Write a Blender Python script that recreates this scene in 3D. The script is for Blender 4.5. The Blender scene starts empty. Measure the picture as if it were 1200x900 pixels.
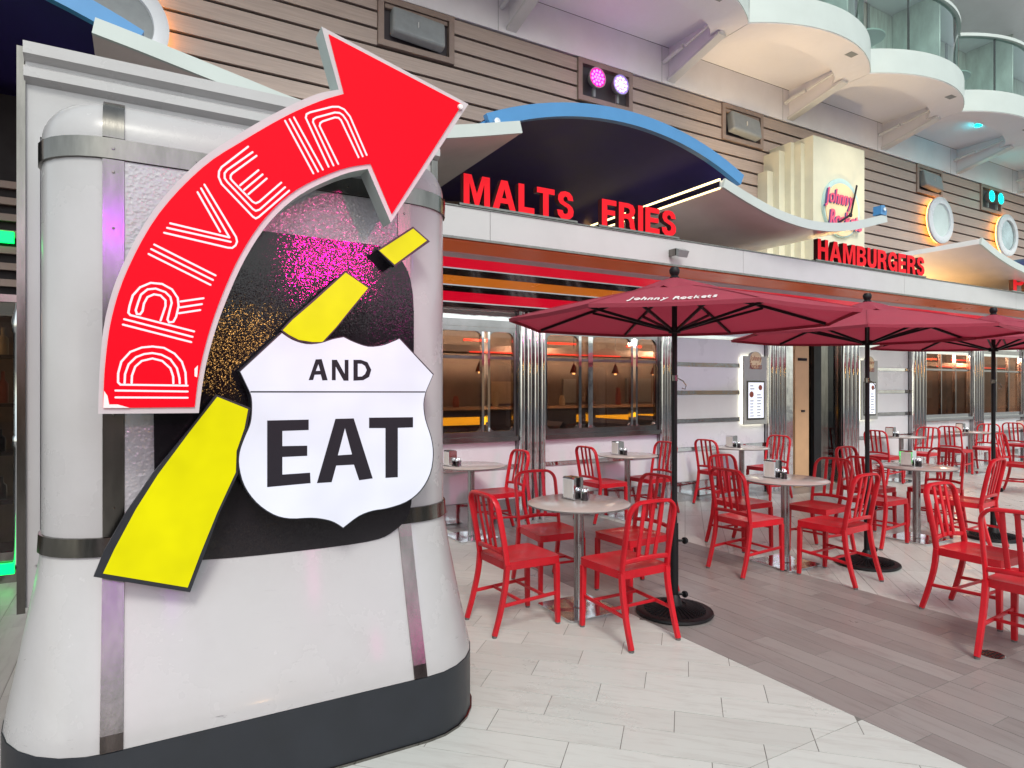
import bpy, bmesh, math, random
from mathutils import Vector, Matrix
from mathutils.geometry import tessellate_polygon
R = math.radians
rnd = random.Random(7)
C = bpy.context.scene.collection
SC = bpy.context.scene

# ------------------------------------------------------------------ camera, sky, sun, exposure
F, HOR, H = 757.0, 455.0, 1.55
cam_d = bpy.data.cameras.new('camera'); cam = bpy.data.objects.new('camera', cam_d); C.objects.link(cam)
cam.location = (0, 0, H); cam.rotation_euler = (R(90), 0, R(-30))
cam_d.sensor_width = 36; cam_d.lens = 36*F/1200; cam_d.shift_y = (HOR-450)/1200
cam_d.clip_end = 500; cam_d.clip_start = 0.05
SC.camera = cam
SUN_EL, SUN_AZ = R(46), R(200)          # azimuth clockwise from +Y
w = bpy.data.worlds.new('World'); SC.world = w; w.use_nodes = True
nt = w.node_tree; bg = nt.nodes['Background']
sky = nt.nodes.new('ShaderNodeTexSky'); sky.sky_type = 'NISHITA'; sky.sun_disc = False
sky.sun_elevation = SUN_EL; sky.sun_rotation = SUN_AZ; sky.dust_density = 1.2; sky.air_density = 1.0
hs = nt.nodes.new('ShaderNodeHueSaturation'); hs.inputs['Saturation'].default_value = 0.38
nt.links.new(sky.outputs[0], hs.inputs['Color']); tn = nt.nodes.new('ShaderNodeMix'); tn.data_type = 'RGBA'; tn.blend_type = 'MULTIPLY'; tn.inputs[0].default_value = 1; tn.inputs[7].default_value = (.985, 1.0, .92, 1)
nt.links.new(hs.outputs[0], tn.inputs[6]); nt.links.new(tn.outputs[2], bg.inputs[0])
bg.inputs[1].default_value = 0.145
sd = bpy.data.lights.new('sun', 'SUN'); sd.energy = 0.95; sd.angle = R(14); sd.color = (1, .985, .90)
sun = bpy.data.objects.new('sun', sd); C.objects.link(sun)
sv = Vector((math.sin(SUN_AZ)*math.cos(SUN_EL), math.cos(SUN_AZ)*math.cos(SUN_EL), math.sin(SUN_EL)))
sun.rotation_euler = sv.to_track_quat('Z', 'Y').to_euler()
SC.view_settings.view_transform = 'Standard'; SC.view_settings.look = 'None'
SC.view_settings.gamma = 1; SC.view_settings.exposure = 0.88
SC.cycles.max_bounces = 6; SC.cycles.glossy_bounces = 4; SC.cycles.transmission_bounces = 4
SC.cycles.transparent_max_bounces = 8; SC.cycles.use_denoising = True
SC.cycles.caustics_reflective = False; SC.cycles.caustics_refractive = False
SC.cycles.sample_clamp_indirect = 4.0

# ------------------------------------------------------------------ helpers
def U(px, py, Y):
    """a ray of the survey pixel (1200x900 grid) met with the upright plane at depth Y parallel to the front"""
    k = (px-600)/F; xc = .5+.8660254*k; yc = .8660254-.5*k; t = Y/yc
    return (xc*t, H+(HOR-py)/F*t)

OFF = {}
def reg(o, parent):
    C.objects.link(o)
    if parent is not None: o.parent = parent
    return o
def thing(name, label, cat, loc=(0,0,0), group=None, rz=0):
    o = bpy.data.objects.new(name, None); C.objects.link(o)
    o.empty_display_size = .1
    o.location = loc; o.rotation_euler = (0,0,rz); o['label'] = label; o['category'] = cat
    if group: o['group'] = group
    OFF[o.name] = Vector(loc)
    return o
def tag(o, label=None, cat=None, group=None, kind=None):
    if label: o['label'] = label
    if cat: o['category'] = cat
    if group: o['group'] = group
    if kind: o['kind'] = kind
    return o

class MB:
    def __init__(s): s.v = []; s.f = []; s.mi = []
    def add(s, vs, fs, mi=0):
        n = len(s.v); s.v += [tuple(p) for p in vs]; s.f += [tuple(i+n for i in f) for f in fs]; s.mi += [mi]*len(fs)
        return s
    def box(s, x0, x1, y0, y1, z0, z1, mi=0):
        v = [(x,y,z) for z in (z0,z1) for y in (y0,y1) for x in (x0,x1)]
        return s.add(v, [(0,2,3,1),(4,5,7,6),(0,1,5,4),(2,6,7,3),(0,4,6,2),(1,3,7,5)], mi)
    def rbox(s, M, sx, sy, sz, mi=0):
        v = [M @ Vector((x*sx/2,y*sy/2,z*sz/2)) for z in (-1,1) for y in (-1,1) for x in (-1,1)]
        return s.add(v, [(0,2,3,1),(4,5,7,6),(0,1,5,4),(2,6,7,3),(0,4,6,2),(1,3,7,5)], mi)
    def prism(s, loops, fr, a, b, mi=0, smi=None):
        """loops of 2d points; fr maps (u,v,t)->xyz; front cap at t=a, back cap at t=b"""
        if smi is None: smi = mi
        if not isinstance(loops[0][0], (tuple, list)): loops = [loops]
        tris = tessellate_polygon([[Vector((p[0],p[1],0)) for p in l] for l in loops])
        flat = [p for l in loops for p in l]
        s.add([fr(p[0],p[1],a) for p in flat], tris, mi)
        s.add([fr(p[0],p[1],b) for p in flat], [t[::-1] for t in tris], smi)
        for l in loops:
            n = len(l)
            vs = [fr(p[0],p[1],a) for p in l]+[fr(p[0],p[1],b) for p in l]
            s.add(vs, [(i,(i+1)%n,(i+1)%n+n,i+n) for i in range(n)], smi)
        return s
    def sweep(s, pts, prof, ref=(0,0,1), closed=False, cap=True, mi=0, scales=None):
        """sweep 2d profile [(a,b)] along pts; a along side axis, b along the up axis"""
        pts = [Vector(p) for p in pts]; n = len(pts); m = len(prof); rows = []
        ref = Vector(ref)
        for i, p in enumerate(pts):
            if closed: t = pts[(i+1)%n]-pts[i-1]
            elif i == 0: t = pts[1]-p
            elif i == n-1: t = p-pts[-2]
            else: t = (pts[i+1]-p).normalized()+(p-pts[i-1]).normalized()
            t.normalize()
            side = t.cross(ref)
            if side.length < 1e-4: side = t.cross(Vector((1,0,0)))
            side.normalize(); up = side.cross(t)
            q = scales[i] if scales else 1
            rows.append([p+side*a*q+up*b*q for a, b in prof])
        vs = [q for r_ in rows for q in r_]; fs = []
        for i in range(n if closed else n-1):
            j = (i+1)%n
            for k in range(m): fs.append((i*m+k, i*m+(k+1)%m, j*m+(k+1)%m, j*m+k))
        if cap and not closed: fs += [tuple(range(m))[::-1], tuple((n-1)*m+k for k in range(m))]
        return s.add(vs, fs, mi)
    def tube(s, pts, r, n=8, ref=(0,0,1), closed=False, mi=0, scales=None):
        return s.sweep(pts, [(r*math.cos(2*math.pi*k/n+.3), r*math.sin(2*math.pi*k/n+.3)) for k in range(n)], ref, closed, True, mi, scales)
    def lathe(s, prof, c, n=24, ax='z', mi=0):
        vs = []; fs = []; m = len(prof)
        for i in range(n):
            a = 2*math.pi*i/n
            for r_, h in prof:
                x, y = r_*math.cos(a), r_*math.sin(a)
                vs.append((c[0]+x, c[1]+y, c[2]+h) if ax == 'z' else (c[0]+x, c[1]+h, c[2]+y) if ax == 'y' else (c[0]+h, c[1]+x, c[2]+y))
        for i in range(n):
            j = (i+1)%n
            for k in range(m-1): fs.append((i*m+k, j*m+k, j*m+k+1, i*m+k+1))
        return s.add(vs, fs, mi)
    def mesh(s, name, mats, off=None, smooth=0):
        me = bpy.data.meshes.new(name)
        vs = s.v if off is None else [(p[0]-off[0], p[1]-off[1], p[2]-off[2]) for p in s.v]
        me.from_pydata(vs, [], s.f)
        if not isinstance(mats, (list, tuple)): mats = [mats]
        for m in mats: me.materials.append(m)
        if len(mats) > 1: me.polygons.foreach_set('material_index', s.mi)
        bm = bmesh.new(); bm.from_mesh(me)
        bmesh.ops.remove_doubles(bm, verts=bm.verts, dist=1e-5)
        bmesh.ops.recalc_face_normals(bm, faces=bm.faces)
        if smooth:
            for f in bm.faces: f.smooth = True
            for e in bm.edges:
                if len(e.link_faces) != 2 or e.calc_face_angle(0) > R(smooth): e.smooth = False
        bm.to_mesh(me); bm.free()
        return me
    def build(s, name, mats, parent=None, smooth=0, kind=None, label=None):
        off = OFF.get(parent.name) if parent is not None else None
        o = bpy.data.objects.new(name, s.mesh(name, mats, off, smooth)); reg(o, parent)
        OFF[o.name] = off if off is not None else Vector((0,0,0))
        if kind: o['kind'] = kind
        if label: o['label'] = label
        return o
def B(name, mat, parent, *boxes, **k):
    m = MB()
    for b in boxes: m.box(*b)
    return m.build(name, mat, parent, **k)
def copy_tree(o, parent=None):
    c = o.copy(); C.objects.link(c)
    if parent is not None: c.parent = parent
    for ch in list(KIDS.get(o.name, [])): copy_tree(ch, c)
    return c
KIDS = {}
def index_kids():
    KIDS.clear()
    for o in list(C.objects):
        if o.parent: KIDS.setdefault(o.parent.name, []).append(o)
def XZ(u, v, t): return (u, t, v)          # 2d point is (x, z); t is the depth Y
def smoothpts(P, n=6, closed=False):
    """Catmull-Rom through P"""
    out = []; m = len(P)
    for i in range(m if closed else m-1):
        p0 = P[i-1] if (i > 0 or closed) else P[0]; p1 = P[i]; p2 = P[(i+1)%m]
        p3 = P[(i+2)%m] if (closed or i+2 < m) else P[-1]
        for j in range(n):
            t = j/n
            out.append(tuple(.5*((2*b)+(-a+c)*t+(2*a-5*b+4*c-d)*t*t+(-a+3*b-3*c+d)*t**3) for a,b,c,d in zip(p0,p1,p2,p3)))
    if not closed: out.append(tuple(P[-1]))
    return out
def ribbon(m, pts, wd, y0, y1, cap=True):
    """flat painted stroke of width wd on an upright plane; pts are (x,z)"""
    P = [Vector(p) for p in pts]; n = len(P); L = []; Rr = []
    for i, p in enumerate(P):
        if i == 0: t = (P[1]-p).normalized()
        elif i == n-1: t = (p-P[-2]).normalized()
        else: t = ((P[i+1]-p).normalized()+(p-P[i-1]).normalized()).normalized()
        nn = Vector((-t.y, t.x)); q = 1.0
        if 0 < i < n-1: q = 1/max(.5, nn.dot(Vector((-(P[i+1]-p).normalized().y, (P[i+1]-p).normalized().x))))
        L.append(p+nn*wd/2*q); Rr.append(p-nn*wd/2*q)
    for i in range(n-1):
        m.prism([tuple(L[i]), tuple(L[i+1]), tuple(Rr[i+1]), tuple(Rr[i])], XZ, y0, y1)
    for e in (P[0], P[-1]):
        m.prism([(e.x+wd/2*math.cos(a*math.pi/4), e.y+wd/2*math.sin(a*math.pi/4)) for a in range(8)], XZ, y0-.0002, y1)

# ------------------------------------------------------------------ materials
def nodes(name):
    m = bpy.data.materials.new(name); m.use_nodes = True
    t = m.node_tree; return m, t, t.nodes['Principled BSDF']
def N(t, typ, **k):
    n = t.nodes.new(typ)
    for a, b in k.items():
        if a.startswith('_'): n.inputs[a[1:].replace('_', ' ')].default_value = b
        else: setattr(n, a, b)
    return n
def mat(name, col, rough=.5, metal=0, var=.08, vscale=6, bump=0, bscale=40, coat=0, spec=.5, em=None, ems=0, stretch=None, rvar=.1, dirt=0, dirtcol=(.2,.18,.15)):
    m, t, p = nodes(name); l = t.links.new
    tc = N(t, 'ShaderNodeTexCoord'); mp = N(t, 'ShaderNodeMapping'); l(tc.outputs['Object'], mp.inputs[0])
    if stretch: mp.inputs['Scale'].default_value = stretch
    n1 = N(t, 'ShaderNodeTexNoise', _Scale=vscale, _Detail=6, _Roughness=.6); l(mp.outputs[0], n1.inputs['Vector'])
    rp = N(t, 'ShaderNodeMapRange', _From_Min=.3, _From_Max=.7, _To_Min=1-var, _To_Max=1+var); l(n1.outputs[0], rp.inputs[0])
    mx = N(t, 'ShaderNodeMix', data_type='RGBA', blend_type='MULTIPLY'); mx.inputs[0].default_value = 1
    mx.inputs[6].default_value = (*col, 1); l(rp.outputs[0], mx.inputs[7])
    out = mx.outputs[2]
    if dirt:
        n3 = N(t, 'ShaderNodeTexNoise', _Scale=2.3, _Detail=6, _Roughness=.6); l(tc.outputs['Object'], n3.inputs['Vector'])
        r3 = N(t, 'ShaderNodeMapRange', _From_Min=.45, _From_Max=.95, _To_Min=0, _To_Max=dirt); l(n3.outputs[0], r3.inputs[0])
        m3 = N(t, 'ShaderNodeMix', data_type='RGBA'); l(r3.outputs[0], m3.inputs[0]); l(out, m3.inputs[6]); m3.inputs[7].default_value = (*dirtcol, 1)
        out = m3.outputs[2]
    l(out, p.inputs['Base Color'])
    r2 = N(t, 'ShaderNodeMapRange', _From_Min=.3, _From_Max=.7, _To_Min=max(.02, rough-rvar*rough), _To_Max=min(1, rough+rvar*rough*2)); l(n1.outputs[0], r2.inputs[0])
    l(r2.outputs[0], p.inputs['Roughness'])
    p.inputs['Metallic'].default_value = metal; p.inputs['Coat Weight'].default_value = coat; p.inputs['Coat Roughness'].default_value = .08
    p.inputs['Specular IOR Level'].default_value = spec
    if bump:
        n2 = N(t, 'ShaderNodeTexNoise', _Scale=bscale, _Detail=3); l(mp.outputs[0], n2.inputs['Vector'])
        b = N(t, 'ShaderNodeBump', _Strength=bump, _Distance=.01); l(n2.outputs[0], b.inputs['Height']); l(b.outputs[0], p.inputs['Normal'])
    if em:
        p.inputs['Emission Color'].default_value = (*em, 1); p.inputs['Emission Strength'].default_value = ems
    return m
def emis(name, col, st, base=None, var=0, vscale=6, rough=.35, spec=.25):
    m, t, p = nodes(name); l = t.links.new; p.inputs['Specular IOR Level'].default_value = spec
    p.inputs['Base Color'].default_value = (*(base or col), 1); p.inputs['Roughness'].default_value = rough
    p.inputs['Emission Color'].default_value = (*col, 1); p.inputs['Emission Strength'].default_value = st
    if var:
        tc = N(t, 'ShaderNodeTexCoord'); n1 = N(t, 'ShaderNodeTexNoise', _Scale=vscale, _Detail=2); l(tc.outputs['Object'], n1.inputs['Vector'])
        rp = N(t, 'ShaderNodeMapRange', _From_Min=.3, _From_Max=.7, _To_Min=st*(1-var), _To_Max=st*(1+var)); l(n1.outputs[0], rp.inputs[0]); l(rp.outputs[0], p.inputs['Emission Strength'])
    return m
def glass(name, tint, refl=.5, rough=.02, alpha=.5):
    """thin pane: tinted see-through mixed with a mirror-like coat by Fresnel"""
    m = bpy.data.materials.new(name); m.use_nodes = True; t = m.node_tree; t.nodes.clear(); l = t.links.new
    o = N(t, 'ShaderNodeOutputMaterial'); a = N(t, 'ShaderNodeBsdfTransparent'); a.inputs[0].default_value = (*tint, 1)
    g = N(t, 'ShaderNodeBsdfGlossy'); g.inputs['Roughness'].default_value = rough; g.inputs[0].default_value = (.9,.92,.95,1)
    lw = N(t, 'ShaderNodeLayerWeight'); lw.inputs['Blend'].default_value = refl
    mx = N(t, 'ShaderNodeMixShader'); l(lw.outputs['Fresnel'], mx.inputs[0]); l(a.outputs[0], mx.inputs[1]); l(g.outputs[0], mx.inputs[2]); l(mx.outputs[0], o.inputs[0])
    return m
def randval(t):
    oi = N(t, 'ShaderNodeObjectInfo'); ge = N(t, 'ShaderNodeNewGeometry')
    ad = N(t, 'ShaderNodeMath', operation='ADD'); t.links.new(oi.outputs['Random'], ad.inputs[0]); t.links.new(ge.outputs['Random Per Island'], ad.inputs[1])
    fr = N(t, 'ShaderNodeMath', operation='FRACT'); t.links.new(ad.outputs[0], fr.inputs[0]); return fr.outputs[0]
def plank(name, c0, c1, streak, rough=.38, smul=1.0, amt=.5, spots=None):
    m, t, p = nodes(name); l = t.links.new
    rv = randval(t); tc = N(t, 'ShaderNodeTexCoord')
    cmb = N(t, 'ShaderNodeCombineXYZ'); ml = N(t, 'ShaderNodeMath', operation='MULTIPLY'); l(rv, ml.inputs[0]); ml.inputs[1].default_value = 37.0
    l(ml.outputs[0], cmb.inputs[0]); l(ml.outputs[0], cmb.inputs[1])
    va = N(t, 'ShaderNodeVectorMath', operation='ADD'); l(tc.outputs['Object'], va.inputs[0]); l(cmb.outputs[0], va.inputs[1])
    mp = N(t, 'ShaderNodeMapping'); mp.inputs['Scale'].default_value = (2.0*smul, 16*smul, 1); l(va.outputs[0], mp.inputs[0])
    n1 = N(t, 'ShaderNodeTexNoise', _Scale=1.6, _Detail=8, _Roughness=.68, _Distortion=.6); l(mp.outputs[0], n1.inputs['Vector'])
    base = N(t, 'ShaderNodeMix', data_type='RGBA'); l(rv, base.inputs[0]); base.inputs[6].default_value = (*c0,1); base.inputs[7].default_value = (*c1,1)
    rp = N(t, 'ShaderNodeMapRange', _From_Min=.5, _From_Max=.78, _To_Min=0, _To_Max=amt); l(n1.outputs[0], rp.inputs[0])
    mx = N(t, 'ShaderNodeMix', data_type='RGBA'); l(rp.outputs[0], mx.inputs[0]); l(base.outputs[2], mx.inputs[6]); mx.inputs[7].default_value = (*streak,1)
    # scuffs that ignore the tile edges
    ge = N(t, 'ShaderNodeNewGeometry'); n2 = N(t, 'ShaderNodeTexNoise', _Scale=1.3, _Detail=7, _Roughness=.7); l(ge.outputs['Position'], n2.inputs['Vector'])
    r2 = N(t, 'ShaderNodeMapRange', _From_Min=.50, _From_Max=.85, _To_Min=0, _To_Max=.32); l(n2.outputs[0], r2.inputs[0])
    m2 = N(t, 'ShaderNodeMix', data_type='RGBA'); l(r2.outputs[0], m2.inputs[0]); l(mx.outputs[2], m2.inputs[6]); m2.inputs[7].default_value = (*(spots or streak),1)
    l(m2.outputs[2], p.inputs['Base Color'])
    r3 = N(t, 'ShaderNodeMapRange', _From_Min=.3, _From_Max=.7, _To_Min=rough-.08, _To_Max=rough+.15); l(n2.outputs[0], r3.inputs[0]); l(r3.outputs[0], p.inputs['Roughness'])
    b = N(t, 'ShaderNodeBump', _Strength=.12, _Distance=.004); l(n1.outputs[0], b.inputs['Height']); l(b.outputs[0], p.inputs['Normal'])
    return m
def scuffs(mm):
    t = mm.node_tree; p = t.nodes['Principled BSDF']; l = t.links.new; src = p.inputs['Base Color'].links[0].from_socket
    ge = N(t, 'ShaderNodeNewGeometry'); sx = N(t, 'ShaderNodeSeparateXYZ'); l(ge.outputs['Position'], sx.inputs[0])
    hz = N(t, 'ShaderNodeMapRange', _From_Min=.30, _From_Max=.62, _To_Min=1, _To_Max=.12); l(sx.outputs[2], hz.inputs[0])
    mp = N(t, 'ShaderNodeMapping'); mp.inputs['Scale'].default_value = (5,5,42); mp.inputs['Rotation'].default_value = (0,.25,0); l(ge.outputs['Position'], mp.inputs[0])
    nz = N(t, 'ShaderNodeTexNoise', _Scale=1.7, _Detail=5, _Roughness=.7); l(mp.outputs[0], nz.inputs['Vector'])
    rp = N(t, 'ShaderNodeMapRange', _From_Min=.66, _From_Max=.72, _To_Min=0, _To_Max=.75); l(nz.outputs[0], rp.inputs[0])
    ml = N(t, 'ShaderNodeMath', operation='MULTIPLY'); l(rp.outputs[0], ml.inputs[0]); l(hz.outputs[0], ml.inputs[1])
    mx = N(t, 'ShaderNodeMix', data_type='RGBA'); l(ml.outputs[0], mx.inputs[0]); l(src, mx.inputs[6]); mx.inputs[7].default_value = (.10,.095,.10,1); l(mx.outputs[2], p.inputs['Base Color'])
def hammered(name, col, rough, scale, strength, spec=.5, metal=0):
    m, t, p = nodes(name); l = t.links.new
    tc = N(t, 'ShaderNodeTexCoord'); v = N(t, 'ShaderNodeTexVoronoi', _Scale=scale); l(tc.outputs['Object'], v.inputs['Vector'])
    n = N(t, 'ShaderNodeTexNoise', _Scale=scale*.7, _Detail=3); l(tc.outputs['Object'], n.inputs['Vector'])
    a = N(t, 'ShaderNodeMath', operation='ADD'); l(v.outputs['Distance'], a.inputs[0]); l(n.outputs[0], a.inputs[1])
    b = N(t, 'ShaderNodeBump', _Strength=strength, _Distance=.004); l(a.outputs[0], b.inputs['Height']); l(b.outputs[0], p.inputs['Normal'])
    p.inputs['Base Color'].default_value = (*col,1); p.inputs['Roughness'].default_value = rough
    p.inputs['Specular IOR Level'].default_value = spec; p.inputs['Metallic'].default_value = metal
    return m

def flakes(name):
    m, t, p = nodes(name); l = t.links.new
    tc = N(t, 'ShaderNodeTexCoord'); v = N(t, 'ShaderNodeTexVoronoi', _Scale=400); l(tc.outputs['Object'], v.inputs['Vector'])
    ge = N(t, 'ShaderNodeNewGeometry'); sb = N(t, 'ShaderNodeVectorMath', operation='SUBTRACT'); l(v.outputs['Color'], sb.inputs[0]); sb.inputs[1].default_value = (.5,.5,.5)
    sc = N(t, 'ShaderNodeVectorMath', operation='SCALE'); l(sb.outputs[0], sc.inputs[0]); sc.inputs['Scale'].default_value = .07
    ad = N(t, 'ShaderNodeVectorMath', operation='ADD'); l(ge.outputs['Normal'], ad.inputs[0]); l(sc.outputs[0], ad.inputs[1])
    nm = N(t, 'ShaderNodeVectorMath', operation='NORMALIZE'); l(ad.outputs[0], nm.inputs[0]); l(nm.outputs[0], p.inputs['Normal'])
    sp = N(t, 'ShaderNodeSeparateColor'); l(v.outputs['Color'], sp.inputs[0])
    n2 = N(t, 'ShaderNodeTexNoise', _Scale=320, _Detail=2); l(tc.outputs['Object'], n2.inputs['Vector'])
    bp = N(t, 'ShaderNodeBump', _Strength=.05, _Distance=.0005); l(n2.outputs[0], bp.inputs['Height']); l(nm.outputs[0], bp.inputs['Normal']); l(bp.outputs[0], p.inputs['Normal'])
    p.inputs['Base Color'].default_value = (.012,.010,.013,1); p.inputs['Roughness'].default_value = .06; p.inputs['Specular IOR Level'].default_value = .34
    return m
M = {}
M['pylon'] = mat('glossy white pylon paint', (.42,.415,.425), .26, var=.03, vscale=2, bump=.05, bscale=30, coat=.25, dirt=.25)
scuffs(M['pylon'])
M['hammer'] = hammered('hammered white laminate', (.40,.39,.42), .20, 75, .5, .8)
M['glitter'] = flakes('black glitter laminate')
M['blackpaint'] = mat('black base paint', (.014,.017,.023), .38, var=.15, bump=.03)
M['satin'] = mat('brushed steel strip', (.20,.19,.175), .17, 1, var=.25, vscale=5, stretch=(3,3,.6), bump=.02)
M['chrome'] = mat('polished chrome', (.80,.81,.83), .06, 1, var=.06, vscale=3, bump=.10, bscale=5)
M['mirror'] = mat('mirror steel cladding', (.72,.72,.74), .10, 1, var=.10, vscale=3, bump=.35, bscale=4)
M['darkchrome'] = mat('dark polished steel', (.30,.29,.30), .14, 1, var=.2, vscale=4, bump=.05, bscale=8)
M['enamel'] = mat('white enamel wall panel', (.70,.72,.76), .28, var=.03, vscale=2, bump=.04, bscale=6, coat=.3, dirt=.10)
M['white'] = mat('white roof paint', (.66,.67,.68), .42, var=.05, vscale=3, bump=.05, dirt=.16)
M['fascia'] = mat('white fascia paint', (.50,.50,.51), .38, var=.04, vscale=2, bump=.04, dirt=.12)
M['teal'] = mat('pale painted deck edge', (.48,.54,.53), .45, var=.05, vscale=1.5, dirt=.12)
M['soffit'] = mat('painted soffit', (.80,.79,.83), .55, var=.05, vscale=1.2, dirt=.15, dirtcol=(.35,.3,.27))
M['wingunder'] = mat('polished canopy underside', (.74,.64,.64), .22, 0, var=.06, vscale=2, bump=.03, bscale=4)
M['navy'] = mat('glossy navy vault', (.030,.020,.115), .34, var=.2, vscale=1.5, bump=.02, bscale=5, spec=.08)
M['blue'] = mat('sky blue rim paint', (.055,.22,.47), .35, var=.06, vscale=4)
M['slat'] = mat('brown siding board', (.40,.315,.275), .5, var=.13, vscale=5, stretch=(.5,1,12), bump=.08, bscale=20)
M['gap'] = mat('dark backing', (.02,.016,.018), .8)
M['frame'] = mat('brown niche frame', (.27,.20,.17), .5, var=.1)
M['grey'] = mat('grey fixture casing', (.25,.27,.28), .5, var=.1, vscale=9)
M['niche'] = mat('niche lining', (.07,.06,.07), .6)
M['cream'] = mat('cream pilaster paint', (.62,.60,.47), .5, var=.05, vscale=3, dirt=.12)
M['orange'] = mat('orange soffit enamel with added glow', (.75,.22,.03), .25, var=.08, vscale=2, em=(1,.28,.02), ems=.15)  # no lamp behind it: emission put into the colour to brighten the shaded stripe
M['rust'] = mat('rust orange lip enamel', (.6,.13,.05), .3, var=.08, vscale=2, em=(1,.18,.04), ems=.06)  # faint emission in the enamel lifts the downward-facing lip, not a light
M['redsof'] = mat('red soffit enamel with added glow', (.75,.005,.03), .3, var=.05, vscale=2, em=(1,.0,.03), ems=.22)  # unlit enamel; its glow is added so the red stripe is not dark
M['chair'] = mat('red powder coat', (.52,.008,.018), .38, var=.16, vscale=7, bump=.05, bscale=120, coat=.1, spec=.35)
def worn(mm, c1, amt):
    t = mm.node_tree; p = t.nodes['Principled BSDF']; l = t.links.new; src = p.inputs['Base Color'].links[0].from_socket
    ge = N(t, 'ShaderNodeNewGeometry'); rp = N(t, 'ShaderNodeMapRange', _From_Min=.53, _From_Max=.62, _To_Min=0, _To_Max=amt); l(ge.outputs['Pointiness'], rp.inputs[0])
    nz = N(t, 'ShaderNodeTexNoise', _Scale=45, _Detail=3); ml = N(t, 'ShaderNodeMath', operation='MULTIPLY'); l(rp.outputs[0], ml.inputs[0]); l(nz.outputs[0], ml.inputs[1])
    mx = N(t, 'ShaderNodeMix', data_type='RGBA'); l(ml.outputs[0], mx.inputs[0]); l(src, mx.inputs[6]); mx.inputs[7].default_value = (*c1,1)
    oi = N(t, 'ShaderNodeObjectInfo'); r2 = N(t, 'ShaderNodeMapRange', _To_Min=.88, _To_Max=1.1); l(oi.outputs['Random'], r2.inputs[0])
    m2 = N(t, 'ShaderNodeMix', data_type='RGBA', blend_type='MULTIPLY'); m2.inputs[0].default_value = 1; l(mx.outputs[2], m2.inputs[6]); l(r2.outputs[0], m2.inputs[7]); l(m2.outputs[2], p.inputs['Base Color'])
worn(M['chair'], (.55,.10,.09), .0)
M['rubber'] = mat('grey foot cap', (.12,.11,.11), .7)
M['tabletop'] = mat('grey laminate table top', (.50,.46,.44), .16, var=.07, vscale=14, bump=.02, bscale=60)
M['steelpost'] = mat('steel table post', (.34,.32,.32), .26, 1, var=.1, stretch=(4,4,.5))
M['edge'] = mat('dark table edge', (.16,.15,.15), .35)
M['napkin'] = mat('paper napkins', (.72,.70,.68), .8, var=.05, vscale=40)
M['canvas'] = mat('burgundy umbrella canvas', (.36,.045,.078), .75, var=.10, vscale=4, bump=.15, bscale=300)
M['black'] = mat('black iron', (.006,.0065,.008), .45, spec=.3, var=.2, vscale=10, bump=.08, bscale=60)
M['salt'] = mat('salt', (.7,.7,.72), .6); M['pepper'] = mat('pepper', (.16,.13,.12), .7)
def cloth(mm, amt, col):
    t = mm.node_tree; p = t.nodes['Principled BSDF']; o = t.nodes['Material Output']
    tr = N(t, 'ShaderNodeBsdfTranslucent'); tr.inputs[0].default_value = (*col,1); mx = N(t, 'ShaderNodeMixShader'); mx.inputs[0].default_value = amt
    t.links.new(p.outputs[0], mx.inputs[1]); t.links.new(tr.outputs[0], mx.inputs[2]); t.links.new(mx.outputs[0], o.inputs[0])
cloth(M['canvas'], .24, (.60,.05,.10))
M['jar'] = glass('shaker glass', (.85,.85,.9), .4)
M['pane'] = glass('smoked window pane', (.62,.55,.50), .28, .015)
M['darkpane'] = glass('dark window pane', (.75,.62,.54), .07, .015)
M['balglass'] = glass('green balcony glass', (.66,.86,.80), .30, .02)
M['mirrorglass'] = mat('porthole glass', (.42,.50,.50), .05, .8, var=.3, vscale=2.5)
M['light_tile'] = plank('pale wood look tile', (.575,.59,.57), (.51,.52,.50), (.33,.31,.29), .30, 1.0, .60, (.40,.37,.35))
M['dark_tile'] = plank('brown wood look tile', (.225,.205,.200), (.30,.277,.270), (.13,.11,.107), .34, .8, .65, (.32,.30,.29))
M['grout'] = mat('tile grout', (.17,.16,.15), .8, var=.2)
M['door'] = mat('tan door panel', (.55,.34,.19), .4, var=.06)
M['roombrown'] = mat('brown diner wall', (.30,.245,.205), .6, var=.3, vscale=2)
M['seatdark'] = mat('dark booth vinyl', (.03,.025,.035), .3)
M['curtain'] = mat('pale curtain', (.56,.62,.59), .8, var=.25, vscale=4, stretch=(5,1,.4))
M['concrete'] = mat('opposite building render', (.30,.29,.30), .7, var=.2, vscale=1)
M['board'] = mat('grey menu backing', (.36,.38,.37), .4, var=.05)
M['ink'] = mat('dark print', (.018,.016,.022), .6, spec=.15); M['redink'] = mat('red brown print', (.35,.08,.05), .6)
M['tanprint'] = mat('tan print', (.72,.60,.38), .6)
M['whiteprint'] = mat('white print', (.75,.73,.73), .6)
M['border'] = mat('grey sign edge', (.50,.46,.48), .4, var=.05, vscale=8, dirt=.1)
M['return'] = mat('pale sign return', (.42,.48,.47), .45, var=.05)
M['red_face'] = emis('backlit red acrylic', (1.0,.0,.012), .30, (.45,.0,.006), .06, 4, .45, .10)
M['letterline'] = emis('white stroke', (1,.80,.88), .32, (.42,.38,.40))
M['shield'] = emis('backlit white acrylic', (.82,.86,1.0), .37, (.24,.24,.26), .13, 3)
M['yellow'] = emis('backlit yellow acrylic', (.92,.86,.0), .37, (.18,.17,.0), .11, 6, .35, .15)
M['letterred'] = emis('lit red letter face', (1,.01,.02), .32, (.4,.004,.01), .05, 6, .5, .15)
M['darkred'] = mat('dark letter return', (.06,.006,.008), .5)
M['magenta'] = emis('magenta led', (1,.05,.55), 5); M['pink'] = emis('pink led', (1,.35,.8), 8)
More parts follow.
